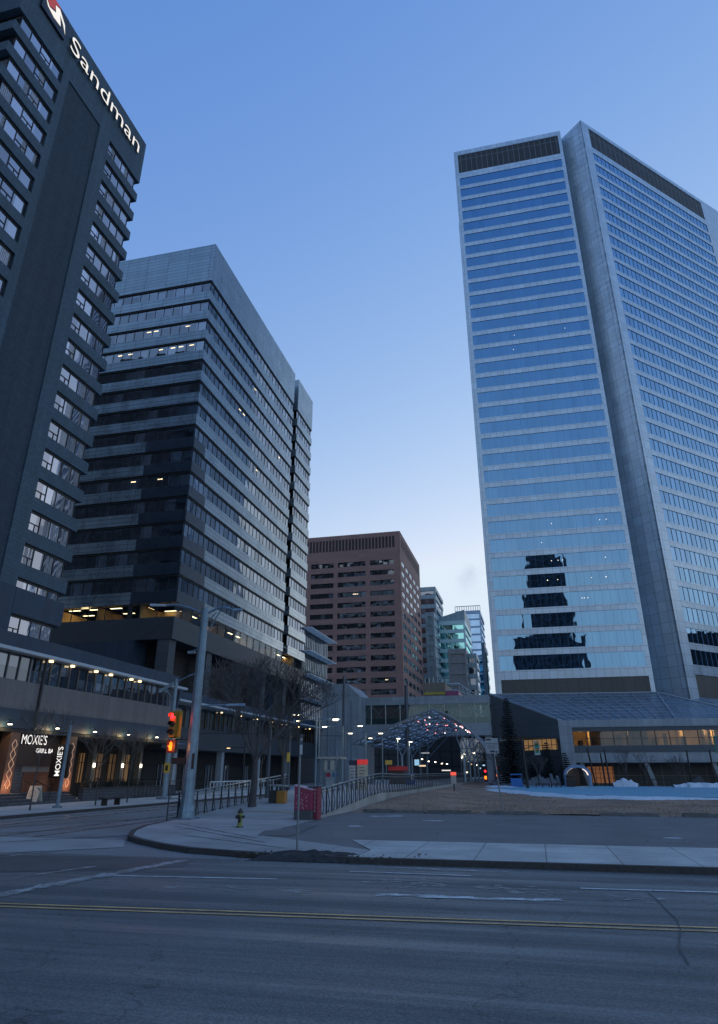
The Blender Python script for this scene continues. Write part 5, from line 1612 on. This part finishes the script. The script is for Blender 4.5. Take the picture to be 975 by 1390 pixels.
def info_panel(u, v0, v1, y, w_, label, top, face, cat='sign'):
    x = AY(u, v1, y).x; z = plat_z(y)
    t = thing('information_panel', (x, y, z), label, cat, 'information panels on the platform')
    zt_ = ZT(x, y, v0)
    MB().box(x - w_ / 2, x + w_ / 2, y, y + .18, z, zt_ - .35).build('board', face, t)
    MB().box(x - w_ / 2 - .02, x + w_ / 2 + .02, y - .02, y + .2, zt_ - .348, zt_).build('header', top, t)
    ln = MB()
    for i in range(7): ln.box(x - w_ * .36, x + w_ * (.36 if i % 2 else .2), y - .012, y - .004, zt_ - .6 - i * .22, zt_ - .52 - i * .22)
    ln.build('print', mat('panel_print', (.18, .18, .2), .6), t)


fwm = mat('panel_white', (.42, .44, .47), .6)
fcm = mat('panel_cream', (.48, .43, .34), .6)
info_panel(478, 1032, 1060, 54, .42, 'left white information panel with dark header on the platform', mat('hdr_navy', (.03, .035, .07), .5), fwm)
info_panel(484.5, 1032, 1060, 54.6, .3, 'narrow white information panel next to the red-topped one', MATS['hdr_navy'], fwm)
info_panel(492, 1031, 1060, 54, .75, 'cream information panel with lit red header on the platform', emit('hdr_red', (.8, .05, .05), .35), fcm)
# second shelter with yellow board, red kiosk
def kiosk():
    y = 78; z = .92
    x0, x1 = AY(527, 1045, y).x, AY(549, 1045, y).x
    t = thing('kiosk', ((x0 + x1) / 2, y, z), 'red-canopied kiosk on the station platform under the lamps', 'kiosk')
    za, zb = ZT(x0, y, 1046), ZT(x0, y, 1040)
    MB().box(x0, x1, y, y + 2.5, za, zb).build('awning', mat('awning_red', (.45, .02, .03), .5), t)
    MB().box(x0 + .1, x1 - .1, y + .3, y + 2.3, z, za - .005).build('body', mat('kiosk_dark', (.06, .05, .05), .6), t)
    x2, x3 = AY(526, 1040, y + .5).x, AY(535, 1040, y + .5).x
    t2 = thing('overhead_sign', ((x2 + x3) / 2, y + .5, z), 'small yellow overhead sign above the red kiosk', 'sign')
    MB().box(x2, x3, y - .6, y - .5, ZT(x2, y - .5, 1038), ZT(x2, y - .5, 1032)).build('board', mat('ov_yellow', (.5, .33, .06), .5), t2)
    MB().tube((x2 + .1, y - .54, z), (x2 + .1, y - .54, ZT(x2, y - .5, 1032)), .05).build('post', steel, t2)


kiosk()
y = 76; x0 = AY(557, 1058, y).x
t = thing('newspaper_box', (x0, y, .92), 'dark blue box standing behind the long platform railing', 'box')
MB().box(x0 - .45, x0 + .45, y, y + .6, .92, 2.0).build('body', mat('news_blue', (.03, .07, .22), .5), t, bevel=.03)
MB().box(x0 - .38, x0 + .38, y - .02, y - .002, 1.4, 1.85).build('window', g_dark, t)


def plat_lamp(u, y, vtop, lights, label):
    """double arm platform lamp; lights = list of (u,v) of heads at same depth"""
    x = AY(u, 1070, y).x; z = plat_z(y)
    t = thing('platform_lamp', (x, y, z), label, 'street lamp', 'lamps along the station platform')
    zt_ = ZT(x, y, vtop)
    MB().tube((x, y, z), (x, y, zt_), .09, .06, 8).build('pole', steel, t)
    for (lu, lv2) in lights:
        q = AY(lu, lv2, y)
        am = MB(); e = Vector((q.x, y, q.z + .1)); am.tube((x, y, min(zt_, q.z + .1)), e, .03); am.box(q.x - .38, q.x + .38, y - .12, y + .12, q.z + .05, q.z + .13)
        o = am.build('arm', steel, t)
        MB().box(q.x - .2, q.x + .2, y - .07, y + .07, q.z - .0, q.z + .045).build('lamp', lamp_white, o)
        ld = bpy.data.lights.new('lamp_light', 'POINT'); ld.energy = 9; ld.color = (1, .8, .55); ld.shadow_soft_size = .15
        lo_ = bpy.data.objects.new('lamp_light', ld); COL.objects.link(lo_); lo_.parent = t; lo_.location = Vector((q.x, y, q.z - .25)) - WORLD[t.name]


plat_lamp(428, 50.5, 972, [(402, 971), (456, 977)], 'nearest double-armed platform lamp beside the ticket shelter')
plat_lamp(432, 58, 976, [(405, 979), (455.5, 978)], 'second platform lamp, its heads just below the nearest lamp')
plat_lamp(465, 66, 986, [(441, 987), (489, 986)], 'third platform lamp in front of the concrete stair block')
plat_lamp(497, 72, 994, [(476, 996), (517, 996)], 'fourth platform lamp left of the lattice canopy')
plat_lamp(541, 86, 1001, [(541, 1003)], 'single slim platform lamp in front of the lattice canopy')
plat_lamp(520, 88, 1000, [(503, 1002.5)], 'single-armed lamp left of the slim lamp before the canopy')
plat_lamp(557, 92, 1005, [(557.5, 1007.5)], 'single lamp on the wide blue post under the canopy front')
for k, (u, v) in enumerate(((573, 1030), (582, 1033), (591, 1034), (600, 1036), (607, 1036.5), (648, 1038), (634, 1048))):
    y = 128 + k * 4
    q = AY(u, v, y)
    t = thing('hanging_lamp', (q.x, y, q.z), 'small hanging lamp %s under the far end of the station roof' % ('first from the left', 'second from the left', 'third from the left', 'fourth from the left', 'fifth from the left', 'rightmost', 'lowest')[k], 'lamp', 'lamps under the station roof')
    MB().lathe([(.06, .25), (.2, .08), (.22, 0)], (q.x, y, q.z), 8).build('shade', steel_d, t)
    MB().lathe([(.15, -.01), (.15, -.12)], (q.x, y, q.z), 8).build('bulb', lamp_white, t)
    MB().tube((q.x, y, q.z + .25), (q.x, y, 9.0), .02, seg=4).build('rod', steel_d, t)
# illuminated platform signs under the roof
for (u0, u1, v0, v1, y, col, s_, lb) in ((563, 569, 1031, 1039, 110, (.4, .75, 1), .55, 'lit blue departure screen under the canopy'), (569, 578, 1038.5, 1040.5, 112, (1, .75, .5), .8, 'thin warm light bar under the canopy'), (600, 612, 1045, 1046.5, 118, (1, .95, .9), .7, 'thin white light bar far under the canopy'), (572, 583, 1021.5, 1022.8, 100, (.75, .8, .85), .35, 'pale hanging sign bar under the canopy peak')):
    a = AY(u0, v1, y); b_ = AY(u1, v0, y)
    t = thing('lit_sign', (a.x, y, a.z), lb, 'sign')
    MB().box(a.x, b_.x, y - .03, y - .0, a.z, b_.z).build('screen', emit('scr_%d' % u0, col, s_), t)
    MB().box(a.x - .05, b_.x + .05, y + .003, y + .1, a.z - .05, b_.z + .05).build('housing', black_fr, t)
# far traffic lights on the avenue
for k, (u, v, lb) in enumerate(((659, 1049, 'far red traffic light, left one of the pair beyond the station'), (675, 1046, 'far red traffic light, right one of the pair beyond the station'))):
    y = 150; q = AY(u, v, y)
    t = thing('traffic_signal', (q.x, y, 0), lb, 'traffic light', 'far traffic lights')
    MB().tube((q.x, y + .1, 0), (q.x, y + .1, q.z + 1.2), .1).build('pole', steel_d, t)
    MB().box(q.x - .4, q.x + .4, y - .2, y, q.z - 1.5, q.z + .9).build('housing', black_fr, t)
    MB().tube((q.x, y - .24, q.z + .3), (q.x, y - .21, q.z + .3), .24, seg=12).build('lens', red_l, t)
    MB().box(q.x - .22, q.x + .22, y - .24, y - .21, q.z - 1.2, q.z - .6).build('hand_symbol', orange_l, t)

# big blue catenary posts
for k, (u, y, v0, lb, r0) in enumerate(((362, 44, 985, 'dark blue-grey catenary mast beside the litter bins', .13), (391, 56, 985, 'slim catenary mast with a small yellow tag behind the ramp', .12), (466, 85, 918, 'tall catenary mast in front of the concrete stair block', .2), (555, 100, 930, 'tall wide catenary mast standing through the canopy', .3))):
    x = AY(u, 1070, y).x if y > 50 else -15.55
    if k == 0: x = AY(u, 1088, y).x
    t = thing('catenary_mast', (x, y, plat_z(y)), lb, 'pole', 'catenary masts along the tracks')
    zt_ = ZT(x, y, v0)
    MB().tube((x, y, plat_z(y) - .1), (x, y, zt_), r0, r0 * .85, 10).build('pole', mat('mast_blue', (.07, .09, .12), .45, metal=.3, streak=.2), t)
    MB().tube((x, y, min(zt_ - .5, 6.2)), (x - 5.5, y, min(zt_ - .5, 6.2) + .1), .03, seg=5).build('cantilever', steel_d, t)
    if k == 1: MB().box(x - .12, x + .12, y - .2, y - .15, 2.9, 3.6).build('tag', MATS['plate_yellow'], t)
    MB().lathe([(r0 * 2, 0), (r0 * 2, .05)], (x, y, plat_z(y)), 10).build('base', steel_d, t)

# lamp behind tracks with small head
p = AX(329, 1070, -31); x, y = p.x, p.y
t = thing('street_lamp', (x, y, .14), 'small dark lamp post with one arm on the far pavement behind the ramp', 'street lamp')
x, y = -30.5, 75.0
t.location = (x, y, .14); WORLD[t.name] = Vector((x, y, .14))
x = AY(329, 1070, 75).x
MB().tube((x, 75, .14), (x, 75, ZT(x, 75, 1008)), .08).build('pole', steel_d, t)
q = AY(311, 1015, 75)
o = MB().tube((x, 75, q.z), (q.x, 75, q.z), .04).box(q.x - .4, q.x + .3, 74.9, 75.1, q.z - .02, q.z + .08).build('arm', steel_d, t)
MB().box(q.x - .25, q.x + .15, 74.95, 75.05, q.z - .06, q.z - .025).build('lamp', lamp_warm, o)

# ---------------- bench, a-frame
p = G(150, 1093, .14)
bn = thing('bench', (p.x, p.y, .14), 'dark backless bench on the far pavement in front of the terrace wall', 'bench')
MB().box(p.x - .25, p.x + .25, p.y - 1.1, p.y + 1.1, .55, .62).build('seat', steel_d, bn, bevel=.01)
for s_ in (-.75, .75): MB().box(p.x - .2, p.x + .2, p.y + s_ - .05, p.y + s_ + .05, .14, .548).build('leg', steel_d, bn)
p = G(43, 1092, .14)
af = thing('sandwich_board', (p.x, p.y, .14), 'cream sandwich board with a round mark outside the restaurant', 'sign')
tilt = .25
x, y = p.x, p.y
za = .14; hB = 1.15
cr = mat('board_cream', (.50, .48, .40), .6)
def lb_panel(s_, m_):
    return MB().hexa([(x - .35, y + s_ * .32, za), (x + .35, y + s_ * .32 + .25, za), (x + .35, y + s_ * .32 + .29, za), (x - .35, y + s_ * .32 + .04, za), (x - .35, y + .01 * s_, za + hB), (x + .35, y + .25 + .01 * s_, za + hB), (x + .35, y + .28 + .01 * s_, za + hB), (x - .35, y + .03 + .01 * s_, za + hB)]).build('board', m_, af)


lb_panel(-1, cr); lb_panel(1, cr)
rg_ = MB()
for i in range(14):
    a0, a1 = 2 * math.pi * i / 14, 2 * math.pi * (i + 1) / 14
    P_ = lambda a: Vector((x + .2 * math.cos(a), y - .14 + .125 + .0 + .07 * math.cos(a) - .045 + .055 * math.sin(a), za + .68 + .2 * math.sin(a)))
    rg_.tube(P_(a0) - Vector((0, .06, 0)), P_(a1) - Vector((0, .06, 0)), .014, seg=4)
rg_.build('round_mark', mat('mark_grey', (.12, .12, .13), .6), af)

# ================================================================== PARK THINGS
# lit arch shelter
p = AY(787, 1070, 106)
ar = thing('arch_shelter', (p.x, 106, .2), 'half-round arched shelter with lit inner panels on the blue court', 'shelter')
x0, x1 = AY(768, 1068, 106).x, AY(805, 1068, 106).x
xm = (x0 + x1) / 2; rad = (x1 - x0) / 2; zs_ = ZT(x0, 106, 1052); ztp = ZT(xm, 106, 1038) ; ry = ztp - zs_
prof = [(x0, .2), (x0, zs_)] + [(xm - rad * math.cos(R(180 * i / 16)), zs_ + ry * math.sin(R(180 * i / 16))) for i in range(1, 16)] + [(x1, zs_), (x1, .2)]
th = .35
pin = [(x0 + th, .2), (x0 + th, zs_)] + [(xm - (rad - th) * math.cos(R(180 * i / 16)), zs_ + (ry - th) * math.sin(R(180 * i / 16))) for i in range(1, 16)] + [(x1 - th, zs_), (x1 - th, .2)]
b = MB()
for i in range(len(prof) - 1):
    (xa, za_), (xb, zb_) = prof[i], prof[i + 1]; (xc_, zc2), (xd, zd) = pin[i], pin[i + 1]
    b.hexa([(xa, 106, za_), (xb, 106, zb_), (xb, 109.5, zb_), (xa, 109.5, za_), (xc_, 106, zc2), (xd, 106, zd), (xd, 109.5, zd), (xc_, 109.5, zc2)])
b.build('arch', mat('arch_blue', (.16, .26, .42), .4, var=.1), ar)
lt = MB()
for i in list(range(2, 7)) + list(range(12, 17)):
    (xc_, zc2), (xd, zd) = pin[i], pin[i + 1]
    lt.poly([(xc_ + (.02 if xc_ < xm else -.02), 106.3, zc2 - .02), (xd + (.02 if xd < xm else -.02), 106.3, zd - .02), (xd + (.02 if xd < xm else -.02), 109.3, zd - .02), (xc_ + (.02 if xc_ < xm else -.02), 109.3, zc2 - .02)])
lt.build('light_panel', emit('arch_glow', (1, .80, .74), .95), ar)
MB().box(x0 + .5, x0 + 2.2, 109.2, 109.3, .2, 2.6).build('back_panel', black_fr, ar)
bin_at(xm - 1.1, 105.6, .2, 'black litter bin standing at the mouth of the arched shelter', black_fr, black_fr, 1.1, 1.5)
# park lamp with banner
p = G(717, 1072); x, y = p.x, 96.0
x = AY(717, 1071, 96).x
pl_ = thing('park_lamp', (x, y, .2), 'leaning black park lamp post with a colourful hanging banner', 'street lamp')
zt_ = ZT(x, y, 1002)
MB().tube((x, y, .2), (x - .25, y, zt_), .2, .13, 10).build('pole', black_fr, pl_)
MB().tube((x - .1, y, ZT(x, y, 1017)), (x + 1.8, y, ZT(x, y, 1010)), .05).tube((x - .1, y, ZT(x, y, 1030)), (x + 1.8, y, ZT(x, y, 1025)), .05).build('arm', black_fr, pl_)
bz0, bz1 = ZT(x, y, 1025), ZT(x, y, 1006)
bn_ = MB().box(x + 1.25, x + 1.95, y - .02, y + .02, bz0, bz1).build('banner', mat('banner_white', (.35, .38, .36), .7), pl_)
bc = MB()
cols = [mat('bn_green', (.05, .22, .10), .7), mat('bn_orange', (.45, .20, .05), .7), mat('bn_teal', (.04, .25, .25), .7)]
rr = random.Random(31)
for i in range(5):
    bc.mi = i % 3; z = bz0 + .2 + i * (bz1 - bz0 - .4) / 5
    bc.poly([(x + 1.32, y - .03, z), (x + 1.88, y - .03, z + .1), (x + 1.8, y - .03, z + .4), (x + 1.4, y - .03, z + .3)])
bc.build('banner_print', cols, bn_)
# benches
def park_bench(u0, u1, v, y, label):
    x0, x1 = AY(u0, v, y).x, AY(u1, v, y).x
    t = thing('park_bench', ((x0 + x1) / 2, y, .2), label, 'bench', 'benches by the blue court')
    zt_ = ZT(x0, y, v)
    MB().box(x0, x1, y, y + .5, zt_ - .12, zt_).build('seat', black_fr, t)
    for q in range(3): xx = x0 + (x1 - x0) * (.03 + .47 * q); MB().box(xx - .06, xx + .06, y + .05, y + .45, .2, zt_ - .123).build('leg', black_fr, t)


park_bench(727, 746, 1063.5, 100, 'left one of the two black benches beside the park lamp')
park_bench(748, 762, 1063.5, 100, 'right one of the two black benches, nearer the arched shelter')
simple = MB()
# long low railing right of the arch
x0, x1 = AY(868, 1065, 112).x, AY(912, 1065, 112).x
t = thing('low_railing', (x0, 112, .14), 'low black railing in front of the podium right of the snow pile', 'railing')
MB().box(x0, x1, 112, 112.08, 1.05, 1.15).box(x0, x1, 112, 112.08, .5, .56).build('rail', black_fr, t)
for q in range(8): xx = x0 + (x1 - x0) * q / 7; MB().box(xx - .04, xx + .04, 112, 112.08, .14, 1.1).build('post', black_fr, t)
# leaning black poles in front of the podium
lps = ['leftmost leaning black pole above the arched shelter', 'short leaning black pole, left one of the pair right of the arch', 'taller leaning black pole, right one of the pair right of the arch', 'leaning black pole behind the right railing', 'leaning black pole near the right edge', 'rightmost leaning black pole at the right edge']
for k, (u0, v0, u1, v1) in enumerate(((797, 1015, 803, 1040), (815, 1022, 822, 1063), (820, 1016, 828, 1063), (932, 1018, 940, 1068), (963, 1018, 972, 1066), (976, 1016, 982, 1066))):
    a = AY(u0, v0, 113); b_ = AY(u1, v1, 113)
    d = (a - b_); b0 = b_ - d * ((b_.z - .14) / d.z)
    o = MB(); o.tube(b0, a, .13, .11, 8); o.lathe([(.25, 0), (.22, .12)], (b0.x, b0.y, .14), 8)
    tag(o.build('leaning_pole', black_fr), lps[k], 'pole', 'leaning poles before the podium')
# covered object on the right
q = AY(951, 1069, 110)
cm = thing('covered_scooter', (q.x, 110, .14), 'small dark covered vehicle parked by the snow at the right', 'vehicle')
b = MB(); b.hexa([(q.x - 1.4, 110, .14), (q.x + 1.3, 110, .14), (q.x + 1.3, 111, .14), (q.x - 1.4, 111, .14), (q.x - .9, 110.2, 1.0), (q.x + .2, 110.2, 1.7), (q.x + .2, 110.8, 1.7), (q.x - .9, 110.8, 1.0)])
b.build('cover', mat('cover_dark', (.03, .035, .045), .6), cm, bevel=.1)
b = MB(); b.tube((q.x - .8, 109.9, .4), (q.x - .8, 110.02, .4), .32, seg=12); b.tube((q.x + .9, 109.9, .4), (q.x + .9, 110.02, .4), .32, seg=12); b.build('wheel', black_fr, cm)
# street name plate at the right edge
q = AY(972, 1010, 60)
t = thing('green_sign', (q.x, 60, .2), 'green edged sign on a post at the right edge of the frame', 'sign')
z0, z1 = ZT(q.x, 60, 1022), ZT(q.x, 60, 999)
MB().box(q.x - .12, q.x + .9, 60, 60.04, z0, z1).build('board', mat('sg_green', (.03, .22, .12), .5), t)
MB().box(q.x - .04, q.x + .82, 59.97, 59.995, z0 + .08, z1 - .08).build('board_face', mat('sg_blue', (.10, .14, .20), .5), t)
MB().tube((q.x + .4, 60.1, .1), (q.x + .4, 60.1, z0), .05).build('post', steel, t)
# rock bank and stone edge behind the court
rb2 = thing('stone_bank', (-2, 112, .1), 'pale striped stone retaining bank behind the benches', 'wall')
b = MB(); rr = random.Random(8)
for i in range(26):
    xx = -8 + i * .43; hgt = rr.uniform(1.15, 1.9) * (1 if i > 5 else .3 + i * .1)
    b.hexa([(xx, 110, .1), (xx + .42, 110, .1), (xx + .42, 112, .1), (xx, 112, .1), (xx - .3, 111.2, hgt), (xx + .12, 111.2, hgt), (xx + .12, 112, hgt), (xx - .3, 112, hgt)])
b.build('stones', mat('bank_stone', (.16, .16, .17), .85, var=.4, scale=1.5), rb2)

# ================================================================== TREES
def bare_tree(name, x, y, z, H, r0, spread, seed, label, m_t=bark, m_c=twig_m, levels=6, fork=.36, group=None, up=.25, per=(2, 3), tr=None):
    rnd = random.Random(seed)
    t = thing(name, (x, y, z), label, 'tree', group)
    trunk = MB(); crown = MB()
    base = Vector((x, y, z)); zf = H * fork
    bend = Vector((rnd.uniform(-.04, .04), rnd.uniform(-.04, .04), 1)) * zf
    mid = base + bend * .5 + Vector((rnd.uniform(-.05, .05), 0, 0))
    trunk.tube(base, base + Vector((0, 0, .3)), r0 * 1.35, r0 * 1.05, 10); trunk.tube(base + Vector((0, 0, .3)), mid, r0 * 1.05, r0 * .9, 10); trunk.tube(mid, base + bend, r0 * .9, r0 * .75, 10)
    trunk.build('trunk', m_t, t)

    def grow(p, d, L, r, lv):
        segs = 3 if lv < 3 else 2
        q = p; dd = d.copy()
        for _s in range(segs):
            dd = (dd + Vector((rnd.gauss(0, .11), rnd.gauss(0, .11), rnd.gauss(up * .3, .08)))).normalized()
            nq = q + dd * (L / segs)
            rr2 = r * (1 - .35 * (_s + 1) / segs)
            crown.tube(q, nq, max(.0105, r * (1 - .35 * _s / segs)), max(.0095, rr2), 5 if lv < 2 else 3, cap=False)
            q = nq
            if lv >= 2 and lv < levels and rnd.random() < .6:
                ax = Vector((rnd.gauss(0, 1), rnd.gauss(0, 1), rnd.gauss(0, .5))).normalized()
                grow(q, (dd + ax * .75).normalized(), L * .6, rr2 * .5, max(lv + 2, levels - 1))
        if lv >= levels: return
        n = rnd.randint(*per) if lv > 0 else 4
        for _c in range(n):
            a = rnd.uniform(0, 2 * math.pi); s_ = spread * rnd.uniform(.5, 1.1)
            side_ = Vector((math.cos(a), math.sin(a), rnd.uniform(-.1, .2)))
            nd = (dd + side_ * s_).normalized()
            grow(q, nd, L * rnd.uniform(.68, .86), r * .62, lv + 1)

    nb = 6
    for i in range(nb):
        a = 2 * math.pi * i / nb + rnd.uniform(-.3, .3)
        d = Vector((math.cos(a) * spread, math.sin(a) * spread, 1)).normalized()
        grow(base + bend * rnd.uniform(.88, 1.0), d, H * .205, r0 * .42, 1)
    crown.build('crown', m_c, t)
    return t


bx, by = -15.5, 38.36
Hb = ZT(bx, by, 885) - .25
bare_tree('bare_tree', bx, by, plat_z(by) - .05, Hb * .97, .2, .72, 5, 'large bare spreading tree rising from the station ramp', levels=7, fork=.30, per=(2, 3))
bx2, by2 = -15.2, 44.0
bare_tree('bare_tree', AY(382, 1085, 43).x, 43.0, plat_z(43), 5.3, .11, .6, 12, 'smaller bare tree with paler twigs right of the large one', m_c=pale_twig, levels=5, fork=.45)
p = G(382, 1085)
for k, (u, vb, vt, X, lb) in enumerate(((40, 1102, 968, -28.6, 'thin young tree at the kerb left of the restaurant entrance'), (129, 1095, 995, -28.9, 'thin young tree just left of the bench'), (172, 1092, 1000, -29.0, 'thin young tree just right of the bench'), (355, 1070, 995, -30, 'thin young tree across the tracks behind the ramp railing'))):
    q = AX(u, vb, X) if k < 3 else AY(u, 1068, 62)
    H = ZT(q.x, q.y, vt)
    bare_tree('young_tree', q.x, q.y, .14, H, .045, .55, 40 + k, lb, levels=4, fork=.5, group='young street trees', m_c=pale_twig if k != 3 else twig_m)
for k, (u, y, vt, lb) in enumerate(((853, 115, 1008, 'thin bare tree left one of the pair in front of the podium'), (879, 115, 1012, 'thin bare tree right one of the pair in front of the podium'), (732, 108, 1018, 'bare tree behind the park lamp banner'), (681, 118, 1010, 'bare tree at the left foot of the slate gable'), (640, 135, 1010, 'bare tree far down the avenue near the red signals'), (925, 116, 1020, 'bare tree before the podium near the right edge'))):
    q = AY(u, 1066, y)
    bare_tree('bare_tree', q.x, y, .14, ZT(q.x, y, vt), .09, .5, 60 + k, lb, levels=4, fork=.3, group='bare park trees')


def spruce(x, y, z, H, rad, seed, label):
    rnd = random.Random(seed)
    t = thing('spruce_tree', (x, y, z), label, 'tree', 'spruce trees by the podium')
    MB().tube((x, y, z), (x, y, z + H * .98), H * .018, .02, 7).build('trunk', bark, t)
    c = MB(); n = int(H * 3.2)
    for i in range(n):
        f = (i + .5) / n; zz = z + H * (.06 + .94 * f); rr2 = rad * (1 - f) ** .85 * rnd.uniform(.75, 1.1) + .12
        m = max(6, int(13 * (1 - f) + 5))
        for j in range(m):
            a = 2 * math.pi * j / m + rnd.uniform(-.3, .3); L = rr2 * rnd.uniform(.7, 1.15); dr = -.28 * L
            d = Vector((math.cos(a), math.sin(a), 0)); s_ = Vector((-d.y, d.x, 0))
            p0 = Vector((x, y, zz))
            for q in range(7):
                f0 = .1 + .9 * q / 7; pc = p0 + d * (L * f0) + Zv * (dr * f0 + .12 * L * f0 * f0)
                wv = .16 * L * (1.15 - f0) + .10
                tip = pc + d * (.2 + .12 * L)
                for sg in (-1, 1):
                    c.poly([pc, pc + s_ * (sg * wv) + d * .12 - Zv * rnd.uniform(.0, .22), tip + Zv * rnd.uniform(-.12, .02)])
    c.build('crown', needle, t)
    return t


for k, (u, y, vt, vb, rad, lb) in enumerate(((697, 106, 948, 1068, 2.3, 'tallest dark spruce in front of the slate gable wall'), (747, 114, 1008, 1066, 2.0, 'middle-height spruce left of the arched shelter'), (771, 116, 1022, 1066, 1.3, 'smallest spruce directly behind the arched shelter'), (725, 116, 1024, 1066, 1.7, 'bushy low spruce between the tall spruce and the benches'))):
    x = AY(u, vb, y).x
    spruce(x, y, .14, ZT(x, y, vt), rad, 80 + k, lb)

# ================================================================== BEHIND THE CAMERA (seen only in the glass)
rb3 = thing('rear_tower', (12, -75, 0), 'dark tower with stepped base across the street behind the viewer', 'building')
MB().box(2.4, 22, -90, -70, 0, 101).build('wall', mat('rear_dark', (.02, .024, .032), .6, joints=(3.2, 3.8, .35), jcol=4), rb3)
MB().box(-6, 26, -92, -69.5, 0, 60).build('base', mat('rear_base', (.022, .026, .034), .6, joints=(2.6, 3.6, .5), jcol=3.5), rb3)
rb4 = thing('side_block', (130, 160, 0), 'dark block to the right outside the view', 'building')
MB().box(115, 150, 125, 190, 0, 40).build('wall', mat('side_dark', (.025, .03, .035), .7, joints=(3, 3.5, .3), jcol=2), rb4)
rb5 = thing('side_block', (-110, -30, 0), 'tall dark block behind the viewer to the left', 'building')
MB().box(-175, -58, -60, -22, 0, 118).build('wall', mat('rear_flank', (.022, .026, .033), .7, joints=(3.4, 3.6, .35), jcol=2.5), rb5)
MB().box(-150, -90, -60, -30, 118.01, 136).build('upper_storeys', MATS['rear_flank'], rb5)

# ================================================================== STEAM
sp = AY(636, 783, 330)
bpy.ops.mesh.primitive_ico_sphere_add(subdivisions=3, radius=1, location=sp)
st_ = bpy.context.object; st_.name = 'steam_plume'; st_.scale = (10, 7, 12)
sm_ = bpy.data.materials.new('steam'); sm_.use_nodes = True
t_ = sm_.node_tree; t_.nodes.clear()
o_ = t_.nodes.new('ShaderNodeOutputMaterial'); v_ = t_.nodes.new('ShaderNodeVolumePrincipled'); v_.inputs['Color'].default_value = (1, 1, 1, 1); v_.inputs['Anisotropy'].default_value = 0.0
tcn = t_.nodes.new('ShaderNodeTexCoord'); nz = t_.nodes.new('ShaderNodeTexNoise'); nz.inputs['Scale'].default_value = 1.6; nz.inputs['Detail'].default_value = 5; nz.inputs['Roughness'].default_value = .6
ln_ = t_.nodes.new('ShaderNodeVectorMath'); ln_.operation = 'LENGTH'
t_.links.new(tcn.outputs['Object'], nz.inputs['Vector']); t_.links.new(tcn.outputs['Object'], ln_.inputs[0])
m_a = t_.nodes.new('ShaderNodeMath'); m_a.operation = 'MULTIPLY_ADD'; m_a.inputs[1].default_value = -.55; m_a.inputs[2].default_value = -.12
t_.links.new(ln_.outputs['Value'], m_a.inputs[0])
m_b = t_.nodes.new('ShaderNodeMath'); m_b.operation = 'ADD'; t_.links.new(nz.outputs[0], m_b.inputs[0]); t_.links.new(m_a.outputs[0], m_b.inputs[1])
m_c = t_.nodes.new('ShaderNodeMath'); m_c.operation = 'MULTIPLY'; m_c.inputs[1].default_value = .11; m_c.use_clamp = True; t_.links.new(m_b.outputs[0], m_c.inputs[0])
t_.links.new(m_c.outputs[0], v_.inputs['Density']); t_.links.new(v_.outputs[0], o_.inputs['Volume'])
st_.data.materials.append(sm_)
tag(st_, kind='stuff')

scene.cycles.volume_bounces = 6
